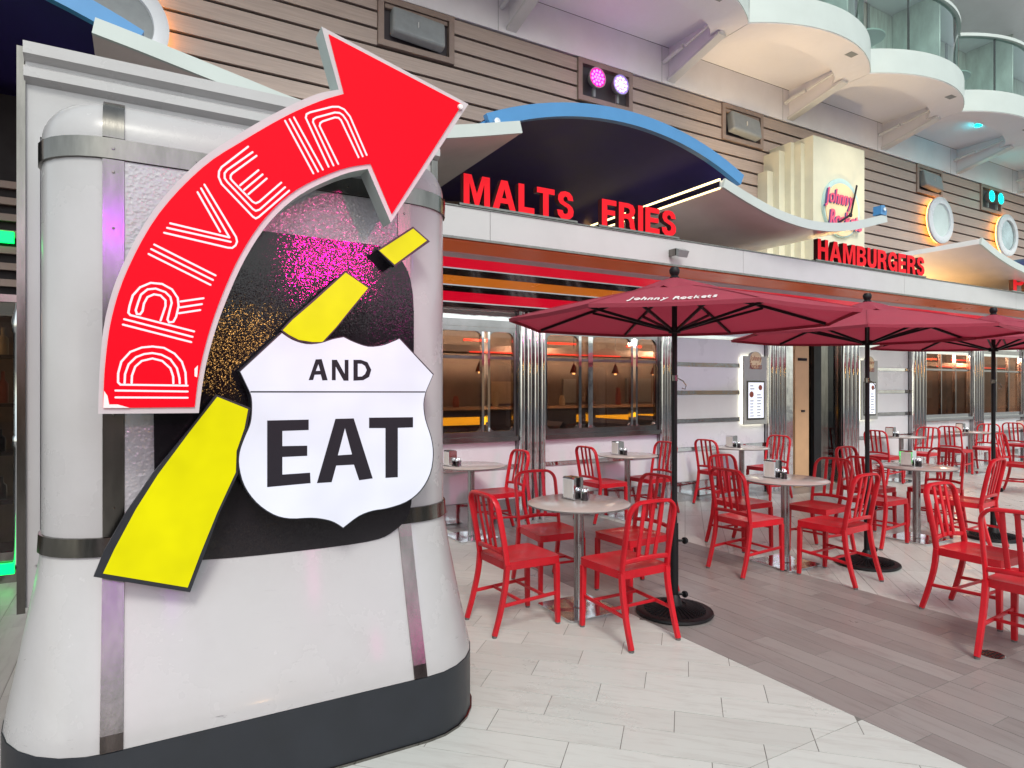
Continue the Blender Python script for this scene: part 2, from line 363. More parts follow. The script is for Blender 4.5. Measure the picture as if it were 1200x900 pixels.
M['violet'] = emis('violet led', (.45,.3,1), 2.6); M['cyan'] = emis('cyan led', (.0,.85,.8), 8); M['green'] = emis('green led', (.0,.9,.12), 1.4)
M['warm'] = emis('warm strip light', (1,.62,.22), 3.0); M['halo'] = emis('amber halo strip', (1,.42,.08), 7)
M['warmwhite'] = emis('warm white strip', (1,.78,.38), 1.6)
M['neon'] = emis('red neon tube', (1,.06,.03), 1.0); M['amber'] = emis('amber counter light', (1,.50,.02), .8)
M['menuback'] = emis('menu edge light', (1,.95,.75), 2.2)
M['menu'] = emis('lit menu sheet', (.8,.85,.95), .35)
M['lampwarm'] = emis('warm lamp', (1,.55,.2), 3)

# ------------------------------------------------------------------ floor, tiles
floor = tag(B('floor', M['grout'], None, (-30, 60, -14, 12, -.3, -.0016)), kind='structure')
OFF[floor.name] = Vector((0,0,0))
def clip(poly, hp):
    """keep a*x+b*y<=c"""
    a, b, c = hp; out = []
    for i in range(len(poly)):
        p, q = poly[i], poly[(i+1)%len(poly)]
        dp, dq = a*p[0]+b*p[1]-c, a*q[0]+b*q[1]-c
        if dp <= 0: out.append(p)
        if (dp < 0 < dq) or (dq < 0 < dp):
            s_ = dp/(dp-dq); out.append((p[0]+(q[0]-p[0])*s_, p[1]+(q[1]-p[1])*s_))
    return out
def rect_hp(x0, x1, y0, y1): return [(-1,0,-x0),(1,0,x1),(0,-1,-y0),(0,1,y1)]
TL, TW, G = .60, .20, .0036
TILES = []
def lay(ang, regn, matname, stag, u0=0., v0=0., TL=TL, TW=TW):
    ca, sa = math.cos(R(ang)), math.sin(R(ang)); x0, x1, y0, y1 = regn
    cs = [(x,y) for x in (x0,x1) for y in (y0,y1)]
    us = [x*ca+y*sa for x,y in cs]; vs = [-x*sa+y*ca for x,y in cs]
    j = math.floor((min(vs)-v0)/TW)
    while v0+j*TW < max(vs):
        sh = (j*stag) % 1.0*TL+u0
        i = math.floor((min(us)-sh)/TL)
        while sh+i*TL < max(us):
            ua, va = sh+i*TL+G/2, v0+j*TW+G/2; ub, vb = ua+TL-G, va+TW-G
            full = [(ua,va),(ub,va),(ub,vb),(ua,vb)]
            P = [(u*ca-v*sa, u*sa+v*ca) for u,v in full]
            for hp in rect_hp(x0+G/2, x1-G/2, y0+G/2, y1-G/2):
                P = clip(P, hp)
                if len(P) < 3: break
            if len(P) >= 3:
                ar = abs(sum(P[k][0]*P[(k+1)%len(P)][1]-P[(k+1)%len(P)][0]*P[k][1] for k in range(len(P))))/2
                if ar > .0012: TILES.append((P, ang, (ua,va), matname, ar > .999*(TL-G)*(TW-G)))
            i += 1
        j += 1
JY = 1.80
lay(135, (-.45, 2.93, JY, 6.5), 'light_tile', .37); lay(135, (-.45, 2.93, -1.5, JY), 'light_tile', .37)
lay(90, (2.93, 4.80, JY, 6.5), 'dark_tile', .37, .1, -2.93, .90, .156); lay(90, (2.93, 4.80, -1.5, JY), 'dark_tile', .37, .1, -2.93, .90, .156)
lay(45, (4.80, 8.1, 0., 6.5), 'light_tile', .37); lay(45, (8.1, 10.5, 0., 6.1), 'light_tile', .37); lay(45, (10.5, 18, 0., 6.5), 'light_tile', .37)
lay(0, (8.1, 10.5, 6.1, 6.5), 'dark_tile', .41)
lay(90, (-3.4, -.45, 1.5, 6.5), 'dark_tile', .41)
def seen(P):
    x = sum(p[0] for p in P)/len(P); y = sum(p[1] for p in P)/len(P)
    d = .5*x+.866*y; l_ = .866*x-.5*y
    if d < 1.5: return None
    px, py = 600+F*l_/d, HOR+F*H/d
    if not (-40 < px < 1230 and py < 925): return None
    if px < 545-(900-py)*0 and y > 2.6 and x < 1.25 and px > 5: return None
    return d
order = []
for k, T in enumerate(TILES):
    d = seen(T[0]); order.append((d if d else 99, k))
order.sort(); near = set(k for _, k in order[:285])
tile_mesh = {}; rest = {}
for k, (P, ang, (ua, va), mn, full) in enumerate(TILES):
    ca, sa = math.cos(R(ang)), math.sin(R(ang))
    toloc = lambda x, y: (x*ca+y*sa, -x*sa+y*ca)
    if k in near:
        ox, oy = (ua*ca-va*sa, ua*sa+va*ca)
        key = (mn, 'full') if full else k
        if key not in tile_mesh:
            L = [toloc(x-ox, y-oy) for x, y in P]
            m = MB(); m.prism(L, lambda u,v,t: (u,v,t), 0, -.006)
            tile_mesh[key] = m.mesh('tile', M[mn])
        o = bpy.data.objects.new('tile', tile_mesh[key]); o.location = (ox, oy, rnd.uniform(-.0006,.0006)); o.rotation_euler = (0,0,R(ang))
        reg(o, floor)
    else:
        m = rest.setdefault((mn, ang), MB())
        m.prism([toloc(x,y) for x,y in P], lambda u,v,t: (u,v,t), 0, -.006)
for (mn, ang), m in rest.items():
    o = bpy.data.objects.new('tile', m.mesh('tile', M[mn])); o.rotation_euler = (0,0,R(ang)); reg(o, floor); o['kind'] = 'stuff'
# drain cover in the brown strip
t = thing('floor_drain', 'small round metal drain cover in the brown tile strip by a chair leg', 'drain', (4.30,1.86,0))
MB().lathe([(0,.003),(.062,.003),(.066,0)], (4.30,1.86,0), 20).build('rim', M['satin'], t, smooth=30)
m = MB()
for k in range(-2,3): m.box(4.30-.045,4.30+.045,1.86+k*.02-.005,1.86+k*.02+.005,.003,.0045)
m.build('grate', M['black'], t)

# ------------------------------------------------------------------ pylon
PX0, PX1, PYC, PR = -.08, 1.10, 3.10, .25
pyl = thing('pylon', 'tall white rounded sign pylon with steel bands and a flared black-based foot', 'pylon', (.5,3.1,0))
def prof(z):
    """outward growth (x,y) of the foot at height z"""
    if z >= .955: return 0, 0
    t_ = min(1, (.955-z)/.66); s_ = t_**1.12
    return .115*s_, .208*s_
def ring(z, e=0, ox=None, oy=None, n=14):
    if ox is None: ox, oy = prof(z)
    rx, ry = PR+ox+e, PR+oy+e; P = []
    for k in range(n+1):
        a = -math.pi/2+math.pi*k/n; P.append((PX1+rx*math.cos(a), PYC+ry*math.sin(a), z))
    for k in range(n+1):
        a = math.pi/2+math.pi*k/n; P.append((PX0+rx*math.cos(a), PYC+ry*math.sin(a), z))
    return P
def shell(name, levels, mt, par=pyl, cap=False, smooth=35):
    m = MB(); n = None; rows = [ring(*l) for l in levels]; n = len(rows[0])
    vs = [p for r_ in rows for p in r_]
    fs = [(i*n+k, i*n+(k+1)%n, (i+1)*n+(k+1)%n, (i+1)*n+k) for i in range(len(rows)-1) for k in range(n)]
    if cap: fs.append(tuple((len(rows)-1)*n+k for k in range(n)))
    m.add(vs, fs); return m.build(name, mt, par, smooth=smooth)
shell('base', [(0,.004),(.282,.004),(.284,-.01)], M['blackpaint'])
shell('base_trim', [(0,.012),(.010,.012),(.012,.002)], M['satin'])
shell('foot', [(.279,-.012),(.284,0)]+[(.288+.05*k,0) for k in range(14)], M['pylon'])
shell('body', [(.94,0),(1.3,0),(1.9,0),(2.42,0)], M['pylon'])
shell('cap', [(2.42,0),(2.50,0,0,0)]+[(2.50+.16*math.sin(R(a)), -.15*(1-math.cos(R(a))), 0, 0) for a in range(10,91,10)], M['pylon'], cap=True)
shell('band', [(.922,.001),(.924,.011),(.992,.011),(.994,.001)], M['satin'])
shell('band', [(2.408,.001),(2.410,.011),(2.486,.011),(2.488,.001)], M['satin'])
def strip(xa, xb, zs, e):
    m = MB(); P = []
    for z in zs:
        oy = prof(z)[1]; y = PYC-PR-oy
        P.append((y-e, z))
    for i in range(len(P)-1):
        (ya, za), (yb, zb) = P[i], P[i+1]
        m.add([(xa,ya,za),(xb,ya,za),(xb,yb,zb),(xa,yb,zb),(xa,ya+.02,za),(xb,ya+.02,za),(xb,yb+.02,zb),(xa,yb+.02,zb)],
              [(0,1,2,3),(0,3,7,4),(1,5,6,2)])
    return m
for xa, xb in ((-.118,-.048),(1.035,1.095)):
    strip(xa, xb, [.287+.0528*k for k in range(12)]+[.921], .006).build('edge_strip', M['satin'], pyl)
    strip(xa, xb, [.995, 1.7, 2.407], .006).build('edge_strip', M['satin'], pyl)
    m = MB(); P = [(PYC-PR-.008, 2.489), (PYC-PR-.008, 2.51)]+[(PYC-(PR-.15*(1-math.cos(R(a))))-.008*math.cos(R(a)), 2.50+.16*math.sin(R(a))+.008*math.sin(R(a))) for a in range(10,91,10)]+[(PYC, 2.672)]
    for (ya, za), (yb, zb) in zip(P, P[1:]):
        m.add([(xa,ya,za),(xb,ya,za),(xb,yb,zb),(xa,yb,zb),(xa,ya+.02,za-.01),(xb,ya+.02,za-.01),(xb,yb+.02,zb-.01),(xa,yb+.02,zb-.01)], [(0,1,2,3),(0,3,7,4),(1,5,6,2)])
    m.build('edge_strip', M['satin'], pyl, smooth=40)
B('face_panel', M['hammer'], pyl, (-.046, 1.033, 2.8465, 2.86, .996, 2.406))
# the black glitter panel behind the signs
P = smoothpts([(182,657),(240,656),(330,648),(430,635),(462,622),(480,600),(484,560)], 4)[:-1]+[(485,420),(485,365)]+smoothpts([(484,345),(478,318),(462,296),(440,287)], 4)+[(320,272),(262,266),(222,290),(196,330),(180,390),(180,487)]
MB().prism([U(a,b,2.824) for a,b in P], XZ, 2.824, 2.852).build('black_panel', M['glitter'], pyl)
# fixings on the steel bands and strips
for zc_, e_ in ((.958,.0115),(2.447,.0115)):
    for x_ in (-.083,.20,.50,.80,1.065):
        m = MB(); m.lathe([(0,-.003),(.0045,-.0028),(.006,0)], (x_,PYC-PR-e_,zc_), 8, 'y'); m.build('screw', M['satin'], pyl)
for x_ in (-.083,1.065):
    for zc_ in (1.1,1.45,1.8,2.15,2.36):
        m = MB(); m.lathe([(0,-.003),(.004,-.0026),(.0055,0)], (x_,PYC-PR-.0062,zc_), 8, 'y'); m.build('screw', M['satin'], pyl)
# slab behind
sx0, sx1 = -.415, 1.46
slb = B('back_slab', M['pylon'], pyl, (sx0, sx1, 3.40, 3.72, .62, 2.86), label='square-edged slab behind the rounded pylon')
m = MB()
pr = [(3.40,2.84),(3.36,2.86),(3.36,2.90),(3.385,2.915),(3.385,2.93),(3.345,2.95),(3.345,3.0),(3.72,3.0),(3.72,2.84)]
m.prism(pr, lambda u,v,t: (t,u,v), sx0-.004, sx1+.012); m.build('cornice', M['pylon'], slb)
B('frame_rail', M['pylon'], slb, (sx0+.03, sx1-.02, 3.385, 3.402, 2.62, 2.64), (sx0+.03, sx0+.05, 3.385, 3.402, .8, 2.62))
m = MB(); m.box(sx0-.03, sx0-.0, 3.385, 3.72, .60, 2.99); m.build('edge_strip', M['satin'], slb)
m = MB(); m.box(sx1-.03, sx1+.008, 3.385, 3.399, .60, 2.839); m.build('edge_strip', M['satin'], slb)

# ------------------------------------------------------------------ arrow sign
AY = 2.62
arrow = thing('arrow_sign', 'big curved red arrow sign with white triple-line lettering on the pylon', 'sign', (.55,AY+.05,1.6))
oc = smoothpts([(115,485),(117,430),(124,370),(143,312),(180,246),(232,190),(283,155),(333,127),(372,110),(397,105)], 4)
ic = smoothpts([(431,198),(400,205),(352,228),(316,260),(288,302),(266,350),(250,395),(239,440),(233,484)], 4)
outer = oc+[(376.7,31),(549,122),(458,261)]+ic
ocr = smoothpts([(121,478),(123,430),(131,372),(150,315),(186,251),(237,197),(287,164),(336,136),(375,119),(403,110.5)], 4)
icr = smoothpts([(434,192),(398,199),(348,222),(311,255),(282,298),(260,346),(244,392),(233,438),(228,477)], 4)
inner = ocr+[(385,41),(541,122.7),(459,251)]+icr
UU = lambda pts, Y: [U(a,b,Y) for a,b in pts]
MB().prism(UU(outer, AY), XZ, AY, AY+.10, 0, 1).build('casing', [M['border'], M['return']], arrow)
MB().prism(UU(inner, AY), XZ, AY-.006, AY+.001).build('red_face', M['red_face'], arrow)
def zt(ox, oy, s): return lambda pts: [(ox+a*s, oy+b*s) for a,b in pts]
z6, z1, z2 = zt(100,330,230/1200), zt(160,180,180/1012), zt(320,20,240/1080)
LET = [
 [z6([(185,708),(625,710)]), z6([(185,666),(625,672)]), z6([(625,636),(215,630),(200,615),(201,560),(220,490),(275,430),(345,403),(410,397),(480,405),(545,440),(590,490),(612,555),(616,625)]),
  z6([(240,620),(243,565),(265,505),(310,462),(360,443),(410,437),(465,447),(520,475),(560,530),(575,590),(577,622)]), z6([(283,620),(285,575),(305,520),(345,485),(410,470),(470,485),(520,530),(537,580),(538,622)])],
 [z6([(238,230),(655,338)]), z6([(230,263),(647,370)]), z6([(665,305),(275,205),(263,190),(270,150),(290,85),(335,35),(400,8),(470,15),(530,48),(565,100),(570,150),(555,215),(538,246),(512,250),(502,232),(515,180),(528,130),(520,95),(490,65),(430,43),(380,48),(340,80),(322,130),(308,175),(315,198),(335,200),(350,180),(358,135),(380,95),(420,78),(460,85),(490,115),(490,150),(478,185),(460,238)]),
  z6([(582,122),(722,102)]), z6([(580,158),(712,138)]), z6([(572,194),(702,174)])],
 [z1([(117,600),(520,803)]), z1([(97,630),(503,833)]), z1([(80,662),(487,865)])],
 [z1([(222,460),(612,553)]), z1([(612,553),(425,230)]), z1([(202,490),(620,582)]), z1([(402,255),(550,515)]), z1([(182,522),(600,620),(630,622),(652,605),(662,580),(655,550),(447,205)])],
 [z1([(735,-45),(560,90),(543,118),(541,155),(560,200),(765,415),(785,428),(805,418),(1005,245)]), z1([(764,-9),(598,108),(580,130),(580,162),(597,187),(765,365),(785,378),(810,370),(978,222)]), z1([(790,15),(632,130),(620,145),(619,165),(632,182),(765,318),(785,328),(808,318),(953,192)]),
  z1([(682,210),(803,110)]), z1([(708,240),(830,138)]), z1([(737,268),(857,165)])],
 [z2([(63,548),(212,825)]), z2([(87,540),(237,815)]), z2([(110,530),(262,805)])],
 [z2([(292,790),(172,532),(176,513),(195,503),(310,474),(345,474),(375,488),(405,525),(493,728)]), z2([(318,783),(210,555),(212,540),(228,530),(325,504),(350,506),(368,518),(390,550),(472,735)]), z2([(343,775),(245,575),(248,560),(262,550),(325,530),(345,532),(358,545),(450,740)])]]
for L in LET:
    m = MB()
    for st in L: ribbon(m, UU(st, AY-.006), .0068, AY-.0085, AY-.004)
    m.build('letter', M['letterline'], arrow)
m = MB(); sx, sz = U(538.5,126,AY); m.lathe([(0,-.012),(.011,-.010),(.013,0)], (sx,AY-.004,sz), 12, 'y'); m.build('screw', M['whiteprint'], arrow)
# peeling paint patches on the red face
for pts in ([(121,478),(122,458),(126,464),(128,474),(138,474),(152,478)], [(228,432),(232,428),(231,442),(228,441)]):
    MB().prism(UU(pts, AY-.007), XZ, AY-.0075, AY-.006).build('peeled_patch', M['whiteprint'], arrow)
B('mount', M['satin'], arrow, *[(x-.02,x+.02,AY+.10,2.853,z-.02,z+.02) for x,z in (U(190,330,AY),U(330,170,AY),U(178,440,AY))])

# ------------------------------------------------------------------ shield and dashes
SY = 2.70
zs = zt(270,380,250/900)
sh = thing('shield_sign', 'white backlit highway-shield sign reading AND EAT on the pylon', 'sign', (.6,SY,1.3))
so = zs([(42,200),(217,38)]+smoothpts([(217,38),(260,66),(320,84),(380,80),(430,64),(477,55)],3)[1:]+smoothpts([(477,55),(520,76),(580,95),(640,90),(680,76),(712,62)],3)[1:]+[(853,213),(822,285)]+
   smoothpts([(822,285),(813,335),(820,400),(845,480),(853,550),(840,630),(800,700),(740,748),(660,775),(600,785),(540,808),(475,857)],3)[1:]+smoothpts([(475,857),(440,835),(400,822),(340,815),(250,818),(180,800),(110,750),(60,680),(38,600),(40,540),(60,480),(85,420),(92,360),(90,310),(80,280)],3)[1:])
cx = sum(p[0] for p in so)/len(so); cy = sum(p[1] for p in so)/len(so)
MB().prism(UU([(cx+(a-cx)*1.012, cy+(b-cy)*1.012) for a,b in so], SY), XZ, SY, SY+.075).build('casing', M['blackpaint'], sh)
MB().prism(UU(so, SY), XZ, SY-.003, SY+.001).build('white_face', M['shield'], sh)
GL = [[[(155,406),(330,402),(330,446),(219,450),(219,514),(324,512),(324,555),(219,560),(219,634),(336,626),(338,670),(155,687)]],
 [[(443,399),(520,397),(600,650),(543,658),(521,592),(446,596),(427,666),(365,670)],[(483,438),(453,553),(513,549)]],
 [[(585,394),(770,392),(770,435),(706,437),(706,645),(654,648),(654,438),(585,438)]],
 [[(360,148),(385,147),(410,236),(388,237),(381,212),(355,213),(349,235),(330,236)],[(371,168),(360,197),(379,196)]],
 [[(428,150),(449,150),(482,210),(482,150),(498,150),(498,238),(478,238),(444,178),(444,236),(428,236)]],
 [[(519,150),(550,150),(578,160),(594,192),(585,222),(560,236),(519,238)],[(537,166),(537,221),(555,220),(568,210),(575,193),(568,176),(555,167)]]]
for g in GL: MB().prism([UU(zs(l), SY-.003) for l in g], XZ, SY-.0045, SY-.002).build('letter', M['ink'], sh)
MB().prism(UU(zs([(84,282),(821,283),(821,288),(84,288)]), SY-.003), XZ, SY-.0045, SY-.002).build('divider_line', M['ink'], sh)
z5, z4 = zt(100,450,210/727), zt(320,240,.2)
DY = 2.715
D = [('large slanted yellow lit road dash leaning at the lower left of the shield sign', z5([(33,782),(75,680),(160,530),(275,362),(420,186),(530,42),(672,97),(655,185),(622,280),(620,365),(545,522),(482,695),(425,845)]),
      z5([(72,768),(118,670),(205,508),(294,368),(422,196),(535,52),(660,102),(645,180),(613,272),(610,358),(535,520),(466,690),(415,825)])),
     ('middle slanted yellow lit road dash rising from the top of the shield sign', z4([(45,735),(106,668),(236,554),(425,386),(568,487),(455,622),(374,722),(290,815),(230,812),(150,800),(85,772)]),
      z4([(56,735),(114,674),(242,564),(425,398),(556,488),(448,618),(368,718),(288,804),(230,804),(150,791),(92,761)])),
     ('smallest yellow lit road dash below the tip of the red arrow', z4([(612,262),(820,127),(920,215),(712,362)]), z4([(622,268),(820,140),(900,210),(712,350)]))]
for k, (lb, po, pi_) in enumerate(D):
    y = DY+.01*k; t = thing('road_dash', lb, 'sign', (.5,y,1.0+.3*k), 'yellow lit road dashes on the pylon')
    MB().prism(UU(po, y), XZ, y, y+.032).build('casing', M['blackpaint'], t)
    MB().prism(UU(pi_, y), XZ, y-.003, y+.001).build('yellow_face', M['yellow'], t)

# ------------------------------------------------------------------ fonts
def glyph(ch, bold=.0, depth=.02, shear=0):
    cu = bpy.data.curves.new('g', 'FONT'); cu.body = ch; cu.size = 1; cu.offset = bold; cu.extrude = depth; cu.shear = shear; cu.resolution_u = 4
    ob = bpy.data.objects.new('g', cu); C.objects.link(ob)
    bpy.context.view_layer.update()
    dg = bpy.context.evaluated_depsgraph_get()
    me = bpy.data.meshes.new_from_object(ob.evaluated_get(dg)); bpy.data.objects.remove(ob); bpy.data.curves.remove(cu)
    return me
def word(txt, x0, x1, z0, z1, Y, depth, mats, parent, bold=.03, gap=.10, frame=None, split=True, shear=0):
    """capital word filling x0..x1, z0..z1, front at Y; each letter a mesh under parent"""
    gs = []; x = 0; zmin, zmax = 9, -9
    for ch in txt:
        if ch == ' ': x += .3; continue
        me = glyph(ch, bold, .05, shear); vs = [v.co.copy() for v in me.vertices]
        a = min(v.x for v in vs); b = max(v.x for v in vs); zmin = min(zmin, min(v.y for v in vs)); zmax = max(zmax, max(v.y for v in vs))
        gs.append((me, a, x)); x += b-a+gap
    x -= gap; sx = (x1-x0)/x; sz = (z1-z0)/(zmax-zmin); res = []; off = OFF.get(parent.name, Vector((0,0,0)))
    for me, a, xo in gs:
        bm = bmesh.new(); bm.from_mesh(me)
        for v in bm.verts:
            u = x0+(v.co.x-a+xo)*sx; q = z0+(v.co.y-zmin)*sz; front = v.co.z > 0
            p = Vector((u, Y if front else Y+depth, q)) if frame is None else frame(u, q, front)
            v.co = p-off
        me.materials.clear()
        for mm in mats: me.materials.append(mm)
        bm.normal_update()
        bmesh.ops.recalc_face_normals(bm, faces=bm.faces)
        for f in bm.faces: f.material_index = 0 if (len(mats) < 2 or abs(f.normal.y) > .7) else 1
        bm.to_mesh(me); bm.free(); me.name = 'letter'
        o = bpy.data.objects.new('letter', me); reg(o, parent); OFF[o.name] = off; res.append(o)
    return res

# ------------------------------------------------------------------ lower diner front (wall plane Y = 6.5)
WY = 6.5
din = thing('diner', 'chrome and white retro diner front with ribbed columns and dark windows', 'building', (6.5,WY,0))
XA, XB = -.55, 19.0
def P2(m, y0, y1, x0, x1, z0, z1): m.box(x0,x1,y0,y1,z0,z1)
# soffit steps, from the fascia back to the wall
def zk(py, Y): return H+(HOR-py)/F*(Y/.919)
KN = [(4.93,280),(5.20,293.5),(5.26,298.5),(5.46,312),(5.60,320),(5.80,332),(5.92,339),(6.14,352),(6.20,357.5),(6.55,361)]
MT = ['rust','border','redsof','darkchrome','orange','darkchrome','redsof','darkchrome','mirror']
NM = ['soffit_panel','soffit_rail']*5
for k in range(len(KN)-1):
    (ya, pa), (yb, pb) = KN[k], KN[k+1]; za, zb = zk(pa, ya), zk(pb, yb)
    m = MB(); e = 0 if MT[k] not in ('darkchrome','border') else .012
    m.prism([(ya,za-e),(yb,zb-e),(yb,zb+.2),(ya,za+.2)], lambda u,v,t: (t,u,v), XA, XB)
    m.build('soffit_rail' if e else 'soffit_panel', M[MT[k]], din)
ztop = zk(360, 6.5)
FB, FT, FY = 2.82, 3.07, 4.90
fs = B('fascia', M['gap'], din, (XA, XB, FY+.012, FY+.03, FB, FT))
x = XA
while x < XB:
    B('fascia_panel', M['fascia'], fs, (x, min(XB, x+3.16), FY, FY+.0115, FB+.001, FT-.001)); x += 3.165
B('fascia_lip', M['satin'], fs, (XA, XB, FY-.006, FY+.028, FB-.02, FB-.001)); B('roof_ledge', M['white'], fs, (XA, XB, FY+.031, 7.85, FT-.07, FT-.012))
B('fascia_cap', M['satin'], fs, (XA, XB, FY-.008, FY+.12, FT+.001, FT+.012))
# wall zones
def skirt(x0, x1): B('mirror_skirt', M['mirror'], din, (x0+.004, x1-.004, WY-.02, WY+.05, .0, .265))
def col(xc, wd, n=4):
    t0 = B('ribbed_column', M['darkchrome'], din, (xc-wd/2, xc+wd/2, WY-.05, WY+.06, 0, ztop))
    p = wd/n
    for i in range(n):
        x = xc-wd/2+p*(i+.5); m = MB()
        pts = [(x+p*.40*math.cos(R(a)), WY-.05-p*.62*math.sin(R(a))) for a in range(0,181,20)]
        m.prism(pts, lambda u,v,t: (u,v,t), 0, ztop); m.build('rib', M['chrome'], t0, smooth=30)
WT, WB = 2.24, 1.00
def win(x0, x1, kind):
    """window unit: steel frame, transom, mullions and panes"""
    dk = M['darkchrome'] if kind == 'smoked' else M['chrome']; gl = M['pane'] if kind == 'smoked' else M['darkpane']
    wf = B('window', dk, din, (x0,x1,WY-.03,WY+.03,WT-.05,WT),(x0,x1,WY-.03,WY+.03,WB,WB+.06),(x0,x0+.04,WY-.03,WY+.03,WB+.06,WT-.05),(x1-.04,x1,WY-.03,WY+.03,WB+.06,WT-.05))
    zt_ = 1.90
    if kind == 'smoked':
        W = x1-x0
        xs = [(x0+.04, x0+W*.28), (x0+W*.28+.04, x0+W*.36), (x0+W*.36+.07, x0+W*.74), (x0+W*.80, x1-.04)]
        mul = [(x0+W*.28, x0+W*.28+.04), (x0+W*.36, x0+W*.36+.07), (x0+W*.74, x0+W*.74+.03), (x0+W*.80-.03, x0+W*.80)]
    else:
        W = x1-x0; xs = [(x0+.04, x0+W*.36), (x0+W*.36+.025, x0+W*.66), (x0+W*.66+.025, x1-.04)]; mul = [(x0+W*.36,x0+W*.36+.025),(x0+W*.66,x0+W*.66+.025)]
    for a, b in mul: B('mullion', M['chrome'] if kind == 'smoked' else M['darkchrome'], wf, (a,b,WY-.028,WY+.028,WB+.061,WT-.051))
    for a, b in xs:
        B('transom', M['darkchrome'], wf, (a+.001,b-.001,WY-.024,WY+.02,zt_-.02,zt_+.015))
        B('pane', gl, wf, (a+.001,b-.001,WY,WY+.008,WB+.061,zt_-.021)); B('pane', gl, wf, (a+.001,b-.001,WY,WY+.008,zt_+.016,WT-.051))
        if kind == 'smoked' and b-a > .3:   # rounded inner corner pieces
            for (cx_, sgn) in ((a, 1), (b, -1)):
                for zz, sz_ in ((WT-.051, -1), (WB+.061, 1)):
                    pts = [(cx_, zz)]+[(cx_+sgn*.07*(1-math.sin(R(q))), zz+sz_*.07*(1-math.cos(R(q)))) for q in range(0,91,15)]
                    MB().prism(pts, XZ, WY-.02, WY+.02).build('corner_piece', M['darkchrome'], wf)
    B('sill', dk, wf, (x0,x1,WY-.07,WY+.05,WB-.055,WB-.001))
def below(x0, x1):
    B('wall_panel', M['enamel'], din, (x0+.003,x1-.003,WY,WY+.05,.268,.618)); B('chrome_band', M['mirror'], din, (x0,x1,WY-.012,WY+.05,.62,.665))
    B('wall_panel', M['enamel'], din, (x0+.003,x1-.003,WY,WY+.05,.667,WB-.06))
    skirt(x0, x1)
def above(x0, x1):
    B('chrome_band', M['mirror'], din, (x0,x1,WY-.01,WY+.05,WT+.085,WT+.135)); B('wall_panel', M['enamel'], din, (x0,x1,WY+.0,WY+.05,WT+.137,WT+.18))
    B('chrome_band', M['mirror'], din, (x0,x1,WY-.01,WY+.05,WT+.182,ztop)); B('head_rail', M['darkchrome'], din, (x0,x1,WY-.03,WY+.05,WT+.002,WT+.083))
C1, C2 = 3.99, 6.12
for a, b in ((-.55,1.68),(2.05,3.80),(4.18,5.99)):
    if a < 0: continue
    win(a, b, 'smoked'); below(a, b); above(a, b)
col(1.86,.38); col(C1,.38); col(C2,.27,3)
def banded(x0, x1):
    zz = [.27,.71,1.10,1.49,1.88,2.27]; 
    for i in range(5):
        n = max(1, round((x1-x0)/1.0)); wd = (x1-x0)/n
        for j in range(n): B('wall_panel', M['enamel'], din, (x0+j*wd+.0015,x0+(j+1)*wd-.0015,WY+.002*(j%2),WY+.05,zz[i]+(.028 if i else -.002),zz[i+1]-.028))
        B('chrome_band', M['mirror'], din, (x0,x1,WY-.014,WY+.05,zz[i+1]-.026,zz[i+1]+.026))
    B('wall_panel', M['enamel'], din, (x0,x1,WY,WY+.05,2.298,ztop)); skirt(x0, x1)
banded(6.26, 8.12); banded(10.40, 11.98)
col(8.33,.40,4); B('mirror_panel', M['mirror'], din, (8.535,8.775,WY-.01,WY+.05,0,ztop)); col(10.15,.44,4)
col(12.2,.42,4); col(14.33,.36,4); col(16.45,.36,4); col(18.6,.36,4)
for a, b in ((12.42,14.14),(14.52,16.26),(16.64,18.40)): win(a, b, 'dark'); below(a, b); above(a, b)
# doorway
dr = B('door_frame', M['black'], din, (9.22,9.40,WY-.06,WY+.04,0,2.35), label='black steel door frame')
B('door_jamb', M['satin'], din, (9.402,9.60,WY-.04,WY+.10,0,2.35)); B('door_jamb', M['black'], din, (9.602,9.64,WY-.02,WY+.10,0,2.35))
dd = B('door', M['door'], din, (8.80,9.13,WY-.03,WY+.02,.01,2.30), label='tan folded door leaf')
B('handle', M['ink'], dd, (8.94,9.02,WY-.045,WY-.031,1.18,1.21)); B('closer', M['ink'], dd, (8.86,9.06,WY-.05,WY-.031,1.98,2.02))
B('door_header', M['darkchrome'], din, (8.777,9.93,WY-.03,WY+.05,2.352,ztop))
B('door_glass', M['pane'], din, (9.642,9.92,WY,WY+.01,.02,2.35)); B('door_glass', M['pane'], din, (9.132,9.218,WY,WY+.01,.02,2.35))
B('filler_wall', M['enamel'], din, (-.6,1.67,WY,WY+.05,0,ztop))
